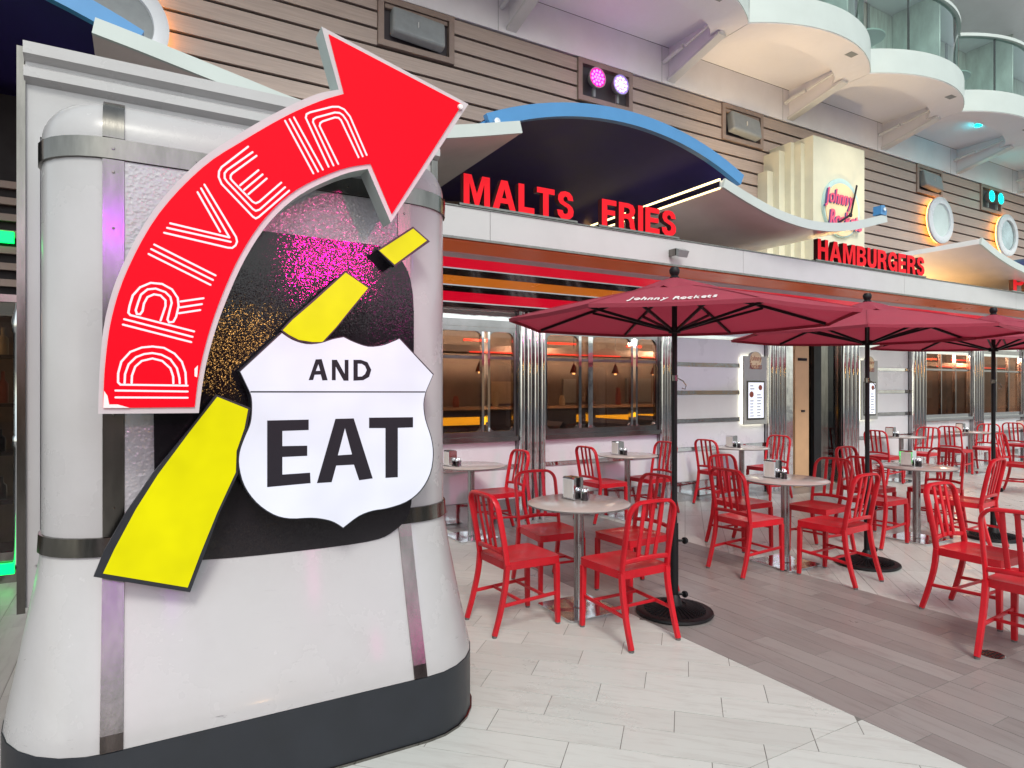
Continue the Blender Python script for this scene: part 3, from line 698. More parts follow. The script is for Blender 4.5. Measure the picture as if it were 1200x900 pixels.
# interior of the diner
room = B('diner_room', M['roombrown'], None, (1.7,18.8,9.2,9.3,0,2.6),(1.7,18.8,6.56,9.2,2.50,2.58),(1.65,1.7,6.56,9.3,0,2.6),(18.8,18.85,6.56,9.3,0,2.6)); tag(room, kind='structure')
OFF[room.name] = Vector((0,0,0))
x = 1.9
while x < 18:
    ln = rnd.uniform(.5,1.5)
    B('neon_tube', M['neon'], room, (x,x+ln,7.6,7.62,2.02,2.038)); B('neon_tube', M['neon'], room, (x+.2,x+ln*.8,8.2,8.22,2.22,2.25)); x += ln+rnd.uniform(.08,.5)
for k in range(12):
    x = 2.1+k*1.4; B('picture_panel', M[rnd.choice(['door','redink','board','tanprint'])], room, (x,x+rnd.uniform(.3,.8),9.15,9.199,1.3,1.3+rnd.uniform(.3,.6)))
for k in range(8):
    x = 2.5+k*.8; pn = thing('pendant_lamp', ['first','second','third','fourth','fifth','sixth','seventh','eighth'][k]+' small amber pendant lamp from the left inside the diner', 'lamp', (x,8.0,1.9), 'pendant lamps inside the diner')
    MB().lathe([(.012,.10),(.05,.0),(.06,-.04)], (x,8.0,1.82), 12).build('shade', M['redink'], pn, smooth=40); MB().lathe([(0,-.03),(.02,-.03),(.02,.03),(0,.03)], (x,8.0,1.79), 8).build('bulb', M['lampwarm'], pn); B('cord', M['black'], pn, (x-.004,x+.004,7.996,8.004,1.92,2.49))
B('bulkhead', M['roombrown'], room, (1.8,18.5,7.64,8.1,2.03,2.12))
cn = tag(B('counter', M['seatdark'], None, (2.2,8.0,8.25,8.6,0,1.24)), 'long dark serving counter with amber lit front inside the diner', 'counter'); 
B('light_panel', M['amber'], cn, (2.5,4.35,8.22,8.249,1.03,1.14),(6.3,8.0,8.22,8.249,1.03,1.12)); B('worktop', M['door'], cn, (2.15,8.05,8.2,8.65,1.242,1.28))
for k in range(9):
    x = 2.6+k*.62+rnd.uniform(-.1,.1); hh = rnd.choice([.16,.22,.28])
    t = tag(MB().lathe([(0,0),(.045,0),(.05,hh*.5),(.03,hh),(0,hh)], (x,8.35,1.281), 10).build('condiment_jar', rnd.choice([M['tanprint'],M['redink'],M['napkin']]), None, smooth=40),
            ['first','second','third','fourth','fifth','sixth','seventh','eighth','ninth'][k]+' small jar from the left on the worktop inside the diner windows', 'jar', 'jars on the diner counter')
for k, x in enumerate((2.4,3.3,5.0,6.1,7.2)):
    bo = thing('booth_seat', 'dark vinyl booth bench seen through the diner window, number %s along the counter' % ['one','two','three','four','five'][k], 'booth', (x,7.2,0))
    bo['label'] = ['first','second','third','fourth','fifth'][k]+' dark vinyl booth bench from the left behind the smoked diner windows'; bo['group'] = 'booth benches inside the diner'
    B('seat', M['seatdark'], bo, (x-.25,x+.25,6.9,7.9,.2,.46)); 
    m = MB(); m.prism([(x-.30,.1),(x-.22,.1),(x-.24,1.08),(x-.29,1.12),(x-.34,1.06)], lambda u,v,t: (u,t,v), 6.85, 7.95); m.build('backrest', M['seatdark'], bo)
for k in range(7):
    x = 2.4+k*2.3
    t = tag(MB().lathe([(0,-.05),(.07,-.05),(.08,0),(0,0)], (x,7.3,2.495), 14).build('ceiling_lamp', M['lampwarm'], None), ['first','second','third','fourth','fifth','sixth','seventh'][k]+' round warm ceiling lamp from the left inside the diner', 'lamp', 'ceiling lamps inside the diner')
    ld = bpy.data.lights.new('room_light', 'POINT'); ld.energy = 85; ld.color = (1,.78,.58); ld.shadow_soft_size = .1
    lo = bpy.data.objects.new('room_light', ld); lo.location = (x,7.5,2.3); C.objects.link(lo)
# ---- menu boards
def menu(x0, x1, label, logo):
    t = thing('menu_board', label, 'menu board', ((x0+x1)/2,WY-.06,1.0), 'lit menu boards beside the diner door')
    y = WY-.065; zb, zt_ = 1.02, 2.02; cx = (x0+x1)/2
    B('back_light', M['menuback'], t, (x0+.01,x1-.01,y+.025,y+.035,zb+.01,zt_-.01))
    m = MB(); P = [(x0,zb),(x1,zb),(x1,zt_),(cx+.13,zt_)]+[(cx+.14*math.cos(R(a)), zt_-.02+.09*math.sin(R(a))) for a in range(15,166,15)]+[(cx-.13,zt_),(x0,zt_)]
    m.prism(P, XZ, y, y+.022); m.build('backing', M['board'], t)
    B('menu_frame', M['satin'], t, (x0+.06,x1-.06,y-.008,y-.001,zb+.07,zt_-.36)); mf = B('menu_sheet', M['menu'], t, (x0+.085,x1-.085,y-.011,y-.0085,zb+.095,zt_-.385))
    m = MB()
    for c_ in (0,1):
        xx = x0+.12+c_*(x1-x0-.2)/2
        for r_ in range(11):
            if c_ == 1 and r_ < 3 or c_ == 0 and 2 <= r_ <= 4: continue
            m.box(xx, xx+(x1-x0-.26)/2*rnd.uniform(.5,1), y-.013,y-.0112, zt_-.44-r_*.044, zt_-.43-r_*.044)
    m.build('menu_print', M['ink'], mf)
    m = MB(); m.lathe([(0,-.002),(.045,-.002),(.045,0)], (x0+.15,y-.0115,zt_-.56), 12, 'y'); m.lathe([(0,-.002),(.04,-.002),(.04,0)], (x1-.16,y-.0115,zt_-.46), 12, 'y'); m.build('burger_picture', M['redink'], mf)
    m = MB(); m.lathe([(0,-.003),(.125,-.003),(.125,0)], (cx,y-.001,zt_-.06), 24, 'y'); lg = m.build('logo_disc', M['tanprint'], t)
    word('Johnny', cx-.13, cx+.13, zt_-.09, zt_+.01, y-.007, .002, [M['redink']], t, .0, .04, shear=.3)
    word('Rockets', cx-.13, cx+.13, zt_-.19, zt_-.10, y-.007, .002, [M['redink']], t, .0, .04, shear=.3)
menu(7.60, 8.10, 'grey lit menu board with food pictures left of the diner door', 1)
menu(10.46, 10.93, 'grey lit menu board right of the diner door, behind the second umbrella pole', 1)

# ------------------------------------------------------------------ lettering on the fascia ledge
LM = [M['letterred'], M['darkred']]
BL = {
'M':(1.0,[[(0,0),(0,1),(.30,1),(.5,.38),(.70,1),(1,1),(1,0),(.78,0),(.78,.72),(.58,0),(.42,0),(.22,.72),(.22,0)]]),
'A':(.92,[[(0,0),(.33,1),(.59,1),(.92,0),(.67,0),(.61,.20),(.31,.20),(.25,0)],[(.37,.38),(.46,.70),(.55,.38)]]),
'L':(.66,[[(0,0),(0,1),(.24,1),(.24,.2),(.66,.2),(.66,0)]]),
'T':(.76,[[(0,.8),(0,1),(.76,1),(.76,.8),(.50,.8),(.50,0),(.26,0),(.26,.8)]]),
'F':(.66,[[(0,0),(0,1),(.66,1),(.66,.8),(.24,.8),(.24,.61),(.60,.61),(.60,.42),(.24,.42),(.24,0)]]),
'E':(.70,[[(0,0),(0,1),(.69,1),(.69,.8),(.24,.8),(.24,.61),(.65,.61),(.65,.42),(.24,.42),(.24,.2),(.70,.2),(.70,0)]]),
'I':(.24,[[(0,0),(0,1),(.24,1),(.24,0)]]),
'H':(.78,[[(0,0),(0,1),(.24,1),(.24,.62),(.54,.62),(.54,1),(.78,1),(.78,0),(.54,0),(.54,.41),(.24,.41),(.24,0)]]),
'P':(.74,[[(0,0),(0,1),(.45,1),(.63,.95),(.73,.81),(.74,.66),(.68,.48),(.55,.39),(.42,.36),(.24,.36),(.24,0)],[(.24,.55),(.24,.82),(.41,.82),(.50,.76),(.50,.62),(.41,.55)]]),
'R':(.80,[[(0,0),(0,1),(.47,1),(.66,.95),(.76,.80),(.76,.68),(.70,.55),(.60,.49),(.70,.40),(.73,.25),(.75,.08),(.80,0),(.55,0),(.51,.10),(.50,.25),(.45,.37),(.38,.39),(.24,.39),(.24,0)],[(.24,.58),(.24,.82),(.42,.82),(.51,.76),(.51,.64),(.42,.58)]]),
'B':(.78,[[(0,0),(0,1),(.46,1),(.65,.95),(.73,.82),(.73,.70),(.66,.58),(.58,.54),(.70,.48),(.78,.36),(.78,.22),(.70,.07),(.50,0)],[(.24,.61),(.24,.82),(.42,.82),(.50,.76),(.50,.67),(.42,.61)],[(.24,.18),(.24,.44),(.44,.44),(.53,.37),(.53,.25),(.44,.18)]]),
'U':(.76,[[(0,1),(0,.32),(.05,.13),(.18,.02),(.38,-.02),(.58,.02),(.71,.13),(.76,.32),(.76,1),(.52,1),(.52,.34),(.48,.22),(.38,.18),(.28,.22),(.24,.34),(.24,1)]]),
'G':(.82,[[(.82,.53),(.44,.53),(.44,.36),(.60,.36),(.57,.25),(.50,.19),(.40,.18),(.28,.27),(.24,.50),(.28,.73),(.40,.82),(.50,.80),(.57,.68),(.81,.68),(.77,.85),(.64,.98),(.42,1.02),(.18,.94),(.04,.74),(0,.5),(.04,.26),(.16,.07),(.36,-.02),(.50,.0),(.60,.08),(.63,0),(.82,0)]]),
'S':(.74,[[(.72,.70),(.68,.87),(.55,.99),(.36,1.02),(.16,.97),(.05,.84),(.04,.68),(.12,.55),(.28,.48),(.44,.42),(.49,.34),(.46,.22),(.36,.18),(.28,.21),(.24,.31),(0,.31),(.04,.13),(.16,.01),(.36,-.02),(.58,.03),(.71,.15),(.74,.32),(.68,.46),(.55,.55),(.36,.62),(.28,.67),(.28,.77),(.36,.83),(.44,.81),(.48,.70)]])}
def lsign(txt, pxa, pxb, label, z0=FT+.012, hgt=.25):
    Y = FY-.01; xa = U(pxa,0,Y)[0]; xb = U(pxb,0,Y)[0]
    t = thing('letter_sign', label, 'sign', ((xa+xb)/2, Y, FT), 'red lit words along the fascia')
    B('base_rail', M['satin'], t, (xa-.04, xb+.04, Y-.01, Y+.08, FT+.0125, FT+.03))
    gp = .11; tot = sum(BL[c][0] for c in txt)+gp*(len(txt)-1); sx = (xb-xa)/tot; x = 0
    for c in txt:
        w_, loops = BL[c]
        MB().prism([[(xa+(x+p[0])*sx, FT+.032+p[1]*hgt) for p in l] for l in loops], XZ, Y-.005, Y+.055, 0, 1).build('letter', LM, t)
        x += w_+gp
lsign('MALTS', 543, 672, 'red lit letters MALTS on the fascia right beside the pylon')
lsign('FRIES', 705, 792, 'red lit letters FRIES on the fascia under the blue arch')
lsign('HAMBURGERS', 958, 1083, 'red lit letters HAMBURGERS on the fascia under the clock sign')
lsign('PIES', 1187, 1232, 'red lit letters cut off by the right edge of the view on the fascia')
x, z = U(792,297,FY-.05)
t = thing('floodlight', 'small clear floodlight fixed to the fascia under the word FRIES', 'lamp', (x,FY-.06,z))
m = MB(); m.rbox(Matrix.Translation((x+.03,FY-.10,z))@Matrix.Rotation(.5,4,'X'), .13,.06,.07); m.build('housing', M['grey'], t)
B('bracket', M['satin'], t, (x-.05,x-.03,FY-.09,FY-.001,z-.03,z+.04))

# ------------------------------------------------------------------ canopy wings and blue arches (front plane Y = 4.6)
CY = 4.60
def wing(label, spine, yb=7.6, lit=True, bracket=False):
    x, z = spine[0]; t = thing('canopy_wing', label, 'canopy', ((spine[0][0]+spine[-1][0])/2, CY+1, 3.6), 'white curved canopy wings')
    P = smoothpts(spine, 8); th = .075
    Nn = []
    for i, p in enumerate(P):
        a = Vector(P[max(0,i-1)]); b = Vector(P[min(len(P)-1,i+1)]); d = (b-a).normalized(); Nn.append(Vector((-d.y,d.x)))
    up = [(p[0]+n.x*th, p[1]+n.y*th) for p, n in zip(P, Nn)]; L = list(P)
    m = MB(); m.prism(L+up[::-1], XZ, CY+.03, yb); m.build('deck', M['white'], t, smooth=30)
    m = MB()
    for i in range(len(L)-1):
        dn = Nn[i]*.006
        m.prism([(L[i][0],L[i][1]-.001),(L[i+1][0],L[i+1][1]-.001),(L[i+1][0]-Nn[i+1].x*.008,L[i+1][1]-Nn[i+1].y*.008),(L[i][0]-Nn[i].x*.008,L[i][1]-Nn[i].y*.008)], XZ, CY+.03, yb)
    m.build('underside', M['wingunder'], t, smooth=30)
    e = .012
    m = MB(); m.prism([(p[0]-n.x*e,p[1]-n.y*e) for p, n in zip(L, Nn)]+[(p[0]+n.x*e,p[1]+n.y*e) for p, n in zip(up, Nn)][::-1], XZ, CY, CY+.029); m.build('front_edge', M['teal'], t, smooth=30)
    if lit:
        x0, z0 = L[0]
        B('end_rail', M['warmwhite'], t, (x0-.020,x0-.002,CY+.04,yb,z0+.065,z0+.085),(x0-.020,x0-.002,CY+.04,yb,z0-.02,z0-.004))
        B('end_panel', M['chrome'], t, (x0-.012,x0-.001,CY+.04,yb,z0-.003,z0+.064))
    if bracket:
        x0, z0 = up[-1]
        m = MB(); m.prism([(x0-.14,z0-.01),(x0-.02,z0-.01),(x0-.01,z0+.05),(x0-.06,z0+.11),(x0-.13,z0+.10)], XZ, CY-.01, CY+.09); b = m.build('bracket', M['blue'], t)
        m = MB(); m.lathe([(0,-.02),(.022,-.018),(.024,0)], (x0-.08,CY-.011,z0+.055), 12, 'y'); m.build('bolt', M['chrome'], b)
def wp(pts): return [U(a,b,CY) for a,b in pts]
wing('white canopy wing sweeping from above the pylon to the left end of the blue arch', wp([(108,36),(160,56),(225,82),(290,108),(350,131),(430,152),(510,160),(612,154)]), lit=False)
wing('white canopy wing curving from the right end of the blue arch past the clock sign', wp([(848,218),(880,238),(915,256),(955,268),(995,269),(1040,259)]), bracket=True)
wing('white canopy wing at the right edge under the second round window', wp([(1150,285),(1170,301),(1195,316),(1225,327),(1270,332),(1330,325)]), yb=7.0, lit=False)
def arch(label, x0, x1, zend, zc, yf=4.72, yb=7.88):
    t = thing('canopy_arch', label, 'canopy', ((x0+x1)/2, yf+1, 3.7), 'blue rimmed canopy arches')
    n = 24; P = []
    hw = (x1-x0)/2; sag = zc-zend; Rr = (hw*hw+sag*sag)/(2*sag); th = math.asin(hw/Rr)
    for i in range(n+1):
        a = -th+2*th*i/n; P.append(((x0+x1)/2+Rr*math.sin(a), zc-Rr+Rr*math.cos(a)))
    def off(e): return [((x0+x1)/2+(p[0]-(x0+x1)/2)*(Rr-e)/Rr, (zc-Rr)+(p[1]-(zc-Rr))*(Rr-e)/Rr) for p in P]
    m = MB(); m.prism(P+off(.12)[::-1], XZ, yf, yf+.06); rim = m.build('rim', M['blue'], t, smooth=30)
    m = MB(); a = off(.03); b = off(.09); m.prism(a+b[::-1], XZ, yf+.061, yb); m.build('vault', M['navy'], t, smooth=30)
    m = MB(); m.lathe([(0,-.03),(.028,-.027),(.03,0)], (P[0][0]+.09, yf-.001, P[0][1]-.055), 14, 'y'); m.build('bolt', M['chrome'], rim)
    m = MB(); m.tube([(P[0][0]+.02, yf+.05, P[0][1]-.06), (P[0][0]-.10, yf+.35, P[0][1]-.10)], .022); m.build('brace', M['blue'], t)
    # cove light along the side of the vault
    q = off(.10)
a0 = U(570,133,4.72); a1 = U(872,205,4.72); ac = U(712,123,4.72)
W_ = a1[0]-a0[0]; ze = (a0[1]+a1[1])/2
arch('sky blue rimmed arch with a dark navy underside above the words MALTS and FRIES', a0[0], a1[0], ze, max(ac[1], ze+.3))
arch('sky blue rimmed navy canopy arch cut off by the top left corner of the view', a0[0]-5.55, a1[0]-5.55, ze, max(ac[1], ze+.3))
arch('dark navy canopy arch at the far right under the last canopy wing', a0[0]+10.66, a1[0]+10.66, ze-.15, max(ac[1], ze+.3)-.15)

# ------------------------------------------------------------------ upper wall with siding (plane Y = 7.9)
UY = 7.90
ZS0, ZS1 = 3.0, 6.52
uw = tag(B('wall', M['gap'], None, (-6, 27, UY+.06, UY+.3, 2.6, 9.9)), kind='structure', label='upper wall clad with brown horizontal boards')
OFF[uw.name] = Vector((0,0,0))
NX = [3.13, 6.22, 9.29, 15.40, 18.20]
rowh = (ZS1-ZS0)/16
for i in range(16):
    za = ZS0+i*rowh+.018; zb = ZS0+(i+1)*rowh-.018
    segs = [(-6, 27)]
    if zb > 5.88:
        xs = [-6]+[v for c_ in NX for v in (c_-.53, c_+.53)]+[27]; segs = [(xs[k], xs[k+1]) for k in range(0, len(xs), 2)]
    for a, b in segs:
        B('siding_board', M['slat'], uw, (a, b, UY-.0, UY+.05, za, zb))
B('roof_backing', M['cream'], uw, (1.5, 8.4, 7.70, 7.78, 2.9, 3.62))
lower = B('cornice_band', M['soffit'], uw, (-6,27,UY-.01,UY+.059,6.535,7.125))
for x in (4.63,7.67,10.67,13.7,16.6,19.6): B('band_joint', M['grey'], uw, (x-.30,x-.294,UY-.0125,UY-.0101,6.54,7.12))
def niche(xc, kind, label, colr=None):
    t = thing('recessed_niche', label, 'light fixture' if kind == 'lamps' else 'speaker', (xc,UY,6.2), 'recessed niches in the brown siding')
    x0, x1, z0, z1 = xc-.525, xc+.525, 5.885, 6.515; f = .075
    B('niche_frame', M['frame'], t, (x0,x1,UY-.03,UY+.059,z0,z0+f),(x0,x1,UY-.03,UY+.059,z1-f,z1),(x0,x0+f,UY-.03,UY+.059,z0+f,z1-f),(x1-f,x1,UY-.03,UY+.059,z0+f,z1-f))
    B('lining', M['niche'], t, (x0+f,x1-f,UY+.05,UY+.0595,z0+f,z1-f))
    if kind == 'speaker':
        m = MB(); Mx = Matrix.Translation((xc, UY-.04, 6.19))@Matrix.Rotation(R(-12),4,'X')@Matrix.Rotation(R(4),4,'Y'); m.rbox(Mx, .72,.16,.36)
        o = m.build('speaker_box', M['grey'], t)
        bv = o.modifiers.new('b','BEVEL'); bv.width = .04; bv.segments = 3
        B('status_light', M['whiteprint'], t, (xc-.03,xc-.024,UY-.14,UY-.123,6.17,6.24)); B('lid', M['frame'], t, (x0+f+.02,x1-f-.02,UY-.01,UY+.04,z1-f-.06,z1-f-.01))
    else:
        for k, (dx, cm) in enumerate(((-.25, colr[0]), (.2, colr[1]))):
            m = MB(); m.lathe([(0,.02),(.10,.02),(.145,-.06),(.155,-.10),(.15,-.105),(.14,-.095)], (xc+dx, UY-.04, 6.22), 20, 'y')
            fl = m.build('floodlight', M['grey'], t, smooth=40)
            m = MB()
            for r_, nn in ((0,1),(.05,6),(.10,11)):
                for j in range(nn):
                    a = 2*math.pi*j/nn; m.lathe([(0,-.006),(.019,-.005),(.021,.0)], (xc+dx+r_*math.cos(a), UY-.137, 6.22+r_*math.sin(a)), 8, 'y')
            m.build('led_array', M[cm], fl)
            m = MB(); m.lathe([(0,-.0),(.138,0),(.138,.004)], (xc+dx,UY-.134,6.22), 20, 'y'); m.build('lens', M[cm+'_lens'] , fl)
            B('yoke', M['grey'], fl, (xc+dx-.02,xc+dx+.02,UY-.06,UY-.02,5.965,6.10))
            ld = bpy.data.lights.new('floodlight_lamp','POINT'); ld.energy = .9; ld.color = {'magenta':(1,.05,.5),'violet':(.5,.25,1),'cyan':(0,.9,.7),'pink':(1,.3,.8)}[cm]; ld.shadow_soft_size = .1
            lo = bpy.data.objects.new('floodlight_lamp', ld); lo.location = (xc+dx, UY-.26, 6.24); C.objects.link(lo)
for k_, c_ in (('magenta',(.35,.01,.15)),('violet',(.2,.15,.4)),('cyan',(0,.25,.22)),('pink',(.4,.1,.3))):
    M[k_+'_lens'] = emis(k_+' lens', c_, 1.0)
niche(3.13,'speaker','grey boxed speaker in the brown niche at the top centre above the red arrow head')
niche(6.22,'lamps','pair of pink and violet led floodlights in the brown niche above the blue arch',('magenta','violet'))
niche(9.29,'speaker','grey boxed speaker in the brown niche left of the cream clock pilaster')
niche(15.40,'speaker','grey boxed speaker in the brown niche above the first bright round window')
niche(18.20,'lamps','pair of turquoise led floodlights in the brown niche at the far right',('cyan','cyan'))
def porthole(xc, zc, r, label, pane):
    t = thing('porthole_window', label, 'window', (xc,UY,zc), 'round windows with amber halos')
    m = MB(); m.lathe([(r*.98,-.02),(r*.98,.0)], (xc,UY-.08,zc), 40, 'y'); m.lathe([(r*.86,-.015),(r*.90,-.015),(r*.90,.0),(r*.86,0),(r*.86,-.015)], (xc,UY-.06,zc), 40, 'y'); m.build('halo_strip', M['halo'], t)
    m = MB(); m.lathe([(r*.70,-.03),(r*.72,-.06),(r*.92,-.07),(r,-.05),(r,0),(r*.70,0),(r*.70,-.03)], (xc,UY-.10,zc), 48, 'y'); m.build('rim', M['enamel'], t, smooth=35)
    m = MB(); m.lathe([(0,0),(r*.71,0),(r*.71,.012),(0,.012)], (xc,UY-.125,zc), 40, 'y'); m.build('pane', pane, t)
M['brightpane'] = mat('pale frosted porthole pane', (.62,.72,.70), .12, var=.1, vscale=2, coat=.4)
porthole(15.63,5.33,.52,'white rimmed round window with pale pane, above the last letters of the hamburger sign',M['brightpane'])
porthole(18.75,5.36,.52,'round window with a mirror pane partly behind the far right canopy wing',M['mirrorglass'])
porthole(-.22,5.32,.50,'round window with an amber halo behind the top left canopy wing',M['grey'])

# ------------------------------------------------------------------ cream pilaster with clock sign
pil = thing('clock_pilaster', 'cream stepped pilaster carrying the round red script clock sign', 'pilaster', (11.0,7.4,3.1))
py_ = 7.15
xa, _z = U(953,153,py_); xb, _ = U(1013,170,py_); ztp = 5.98
B('front_slab', M['cream'], pil, (xa,xb,py_,UY-.001,3.0,ztp))
B('step', M['cream'], pil, (xa-.10,xa-.001,py_+.17,UY-.001,3.0,ztp-.10)); B('step', M['cream'], pil, (xa-.20,xa-.101,py_+.30,UY-.001,3.0,ztp-.06))
B('step', M['cream'], pil, (xa-.36,xa-.201,py_+.42,UY-.001,3.0,ztp-.20)); B('step', M['cream'], pil, (xa-.52,xa-.361,py_+.54,UY-.001,3.0,ztp-.55)); B('step', M['cream'], pil, (xb+.001,xb+.10,py_+.2,UY-.001,3.0,ztp-.08))
M['clockdisc'] = emis('lit tan clock disc', (1,.62,.25), .12, (.62,.50,.32)); M['tealring'] = mat('pale blue sign ring', (.42,.60,.62), .4)
cx_, cz_ = U(983,247,py_); rr = .47
cs = thing('clock_sign', 'round tan neon sign with red script lettering and dark clock hands on the cream pilaster', 'sign', (cx_,py_-.05,cz_))
MB().lathe([(0,-.05),(rr*1.12,-.05),(rr*1.12,.0)], (cx_+.02,py_-.001,cz_+.04), 40, 'y').build('outer_ring', M['tealring'], cs, smooth=30)
m = MB(); m.lathe([(0,-.02),(rr,-.02),(rr,0)], (cx_,py_-.052,cz_), 40, 'y'); m.build('clock_face', M['clockdisc'], cs, smooth=30)
M['script'] = emis('red purple script tube', (.8,.12,.22), .3, (.4,.05,.1)); M['script2'] = mat('navy script shadow', (.05,.06,.2), .4)
for dx, dz, mm, yy in ((-.025,-.012,M['script2'],-.085),(0,0,M['script'],-.10)):
    word('Johnny', cx_-.52+dx, cx_+.30+dx, cz_-.0+dz, cz_+.34+dz, py_+yy, .015, [mm], cs, .0, .03, shear=.25)
    word('Rockets', cx_-.40+dx, cx_+.56+dx, cz_-.34+dz, cz_-.03+dz, py_+yy, .015, [mm], cs, .012, .03, shear=.25)
m = MB(); m.rbox(Matrix.Translation((cx_+.24,py_-.13,cz_+.18))@Matrix.Rotation(R(18),4,'Y'), .035,.015,.62); m.build('clock_hand', M['ink'], cs)
m = MB(); m.rbox(Matrix.Translation((cx_-.02,py_-.13,cz_-.17))@Matrix.Rotation(R(62),4,'Y'), .035,.015,.42); m.build('clock_hand', M['ink'], cs)
m = MB(); m.lathe([(0,-.02),(.04,-.02),(.04,0)], (cx_+.14,py_-.125,cz_-.09), 14, 'y'); m.build('hub', M['ink'], cs)
B('uplight', M['lampwarm'], pil, (xb+.12,xb+.2,py_+.1,py_+.2,3.12,3.16))
ld = bpy.data.lights.new('uplight_lamp','POINT'); ld.energy = 150; ld.color = (1,.62,.20); ld.shadow_soft_size = .1
lo = bpy.data.objects.new('uplight_lamp', ld); lo.location = (xb-.55,py_-.38,3.30); C.objects.link(lo)
for ux, uy, tx, en in ((8.0,7.2,9.3,150),(10.6,6.4,12.3,60),(5.4,7.3,6.2,25)):  # warm uplights added to brighten the soffits under the balconies
    t = thing('added_roof_uplight', {8.0:'added warm roof uplight hidden behind the wing left of the clock pilaster',10.6:'added warm roof uplight in front of the clock pilaster',5.4:'added warm roof uplight beside the blue arch'}[ux], 'lamp', (ux,uy,3.06), 'added warm uplights on the roof ledge')
    MB().lathe([(0,.62),(.07,.62),(.08,.70),(.072,.70)], (ux,uy,3.05), 16).build('housing', M['black'], t, smooth=40); MB().lathe([(0,.695),(.07,.695)], (ux,uy,3.05), 16).build('lens', M['lampwarm'], t); B('stand', M['black'], t, (ux-.01,ux+.01,uy-.01,uy+.01,3.06,3.67))
    ld = bpy.data.lights.new('added_roof_uplight_lamp','SPOT'); ld.energy = en; ld.color = (1,.70,.36); ld.spot_size = R(75); ld.spot_blend = 1; ld.shadow_soft_size = .07
    lo = bpy.data.objects.new('added_roof_uplight_lamp', ld); lo.location = (ux,uy,3.80); C.objects.link(lo); lo.rotation_euler = (Vector((tx,6.9,7.1))-Vector((ux,uy,3.8))).to_track_quat('-Z','Y').to_euler()
# vault cove lights, warm strips tucked against the back of the deck
for x in (2.0, 4.9):
    ld = bpy.data.lights.new('cove_lamp','POINT'); ld.energy = .35; ld.color = (1,.66,.28); ld.shadow_soft_size = .3
    lo = bpy.data.objects.new('cove_lamp', ld); lo.location = (x, 7.35, 3.22); C.objects.link(lo)

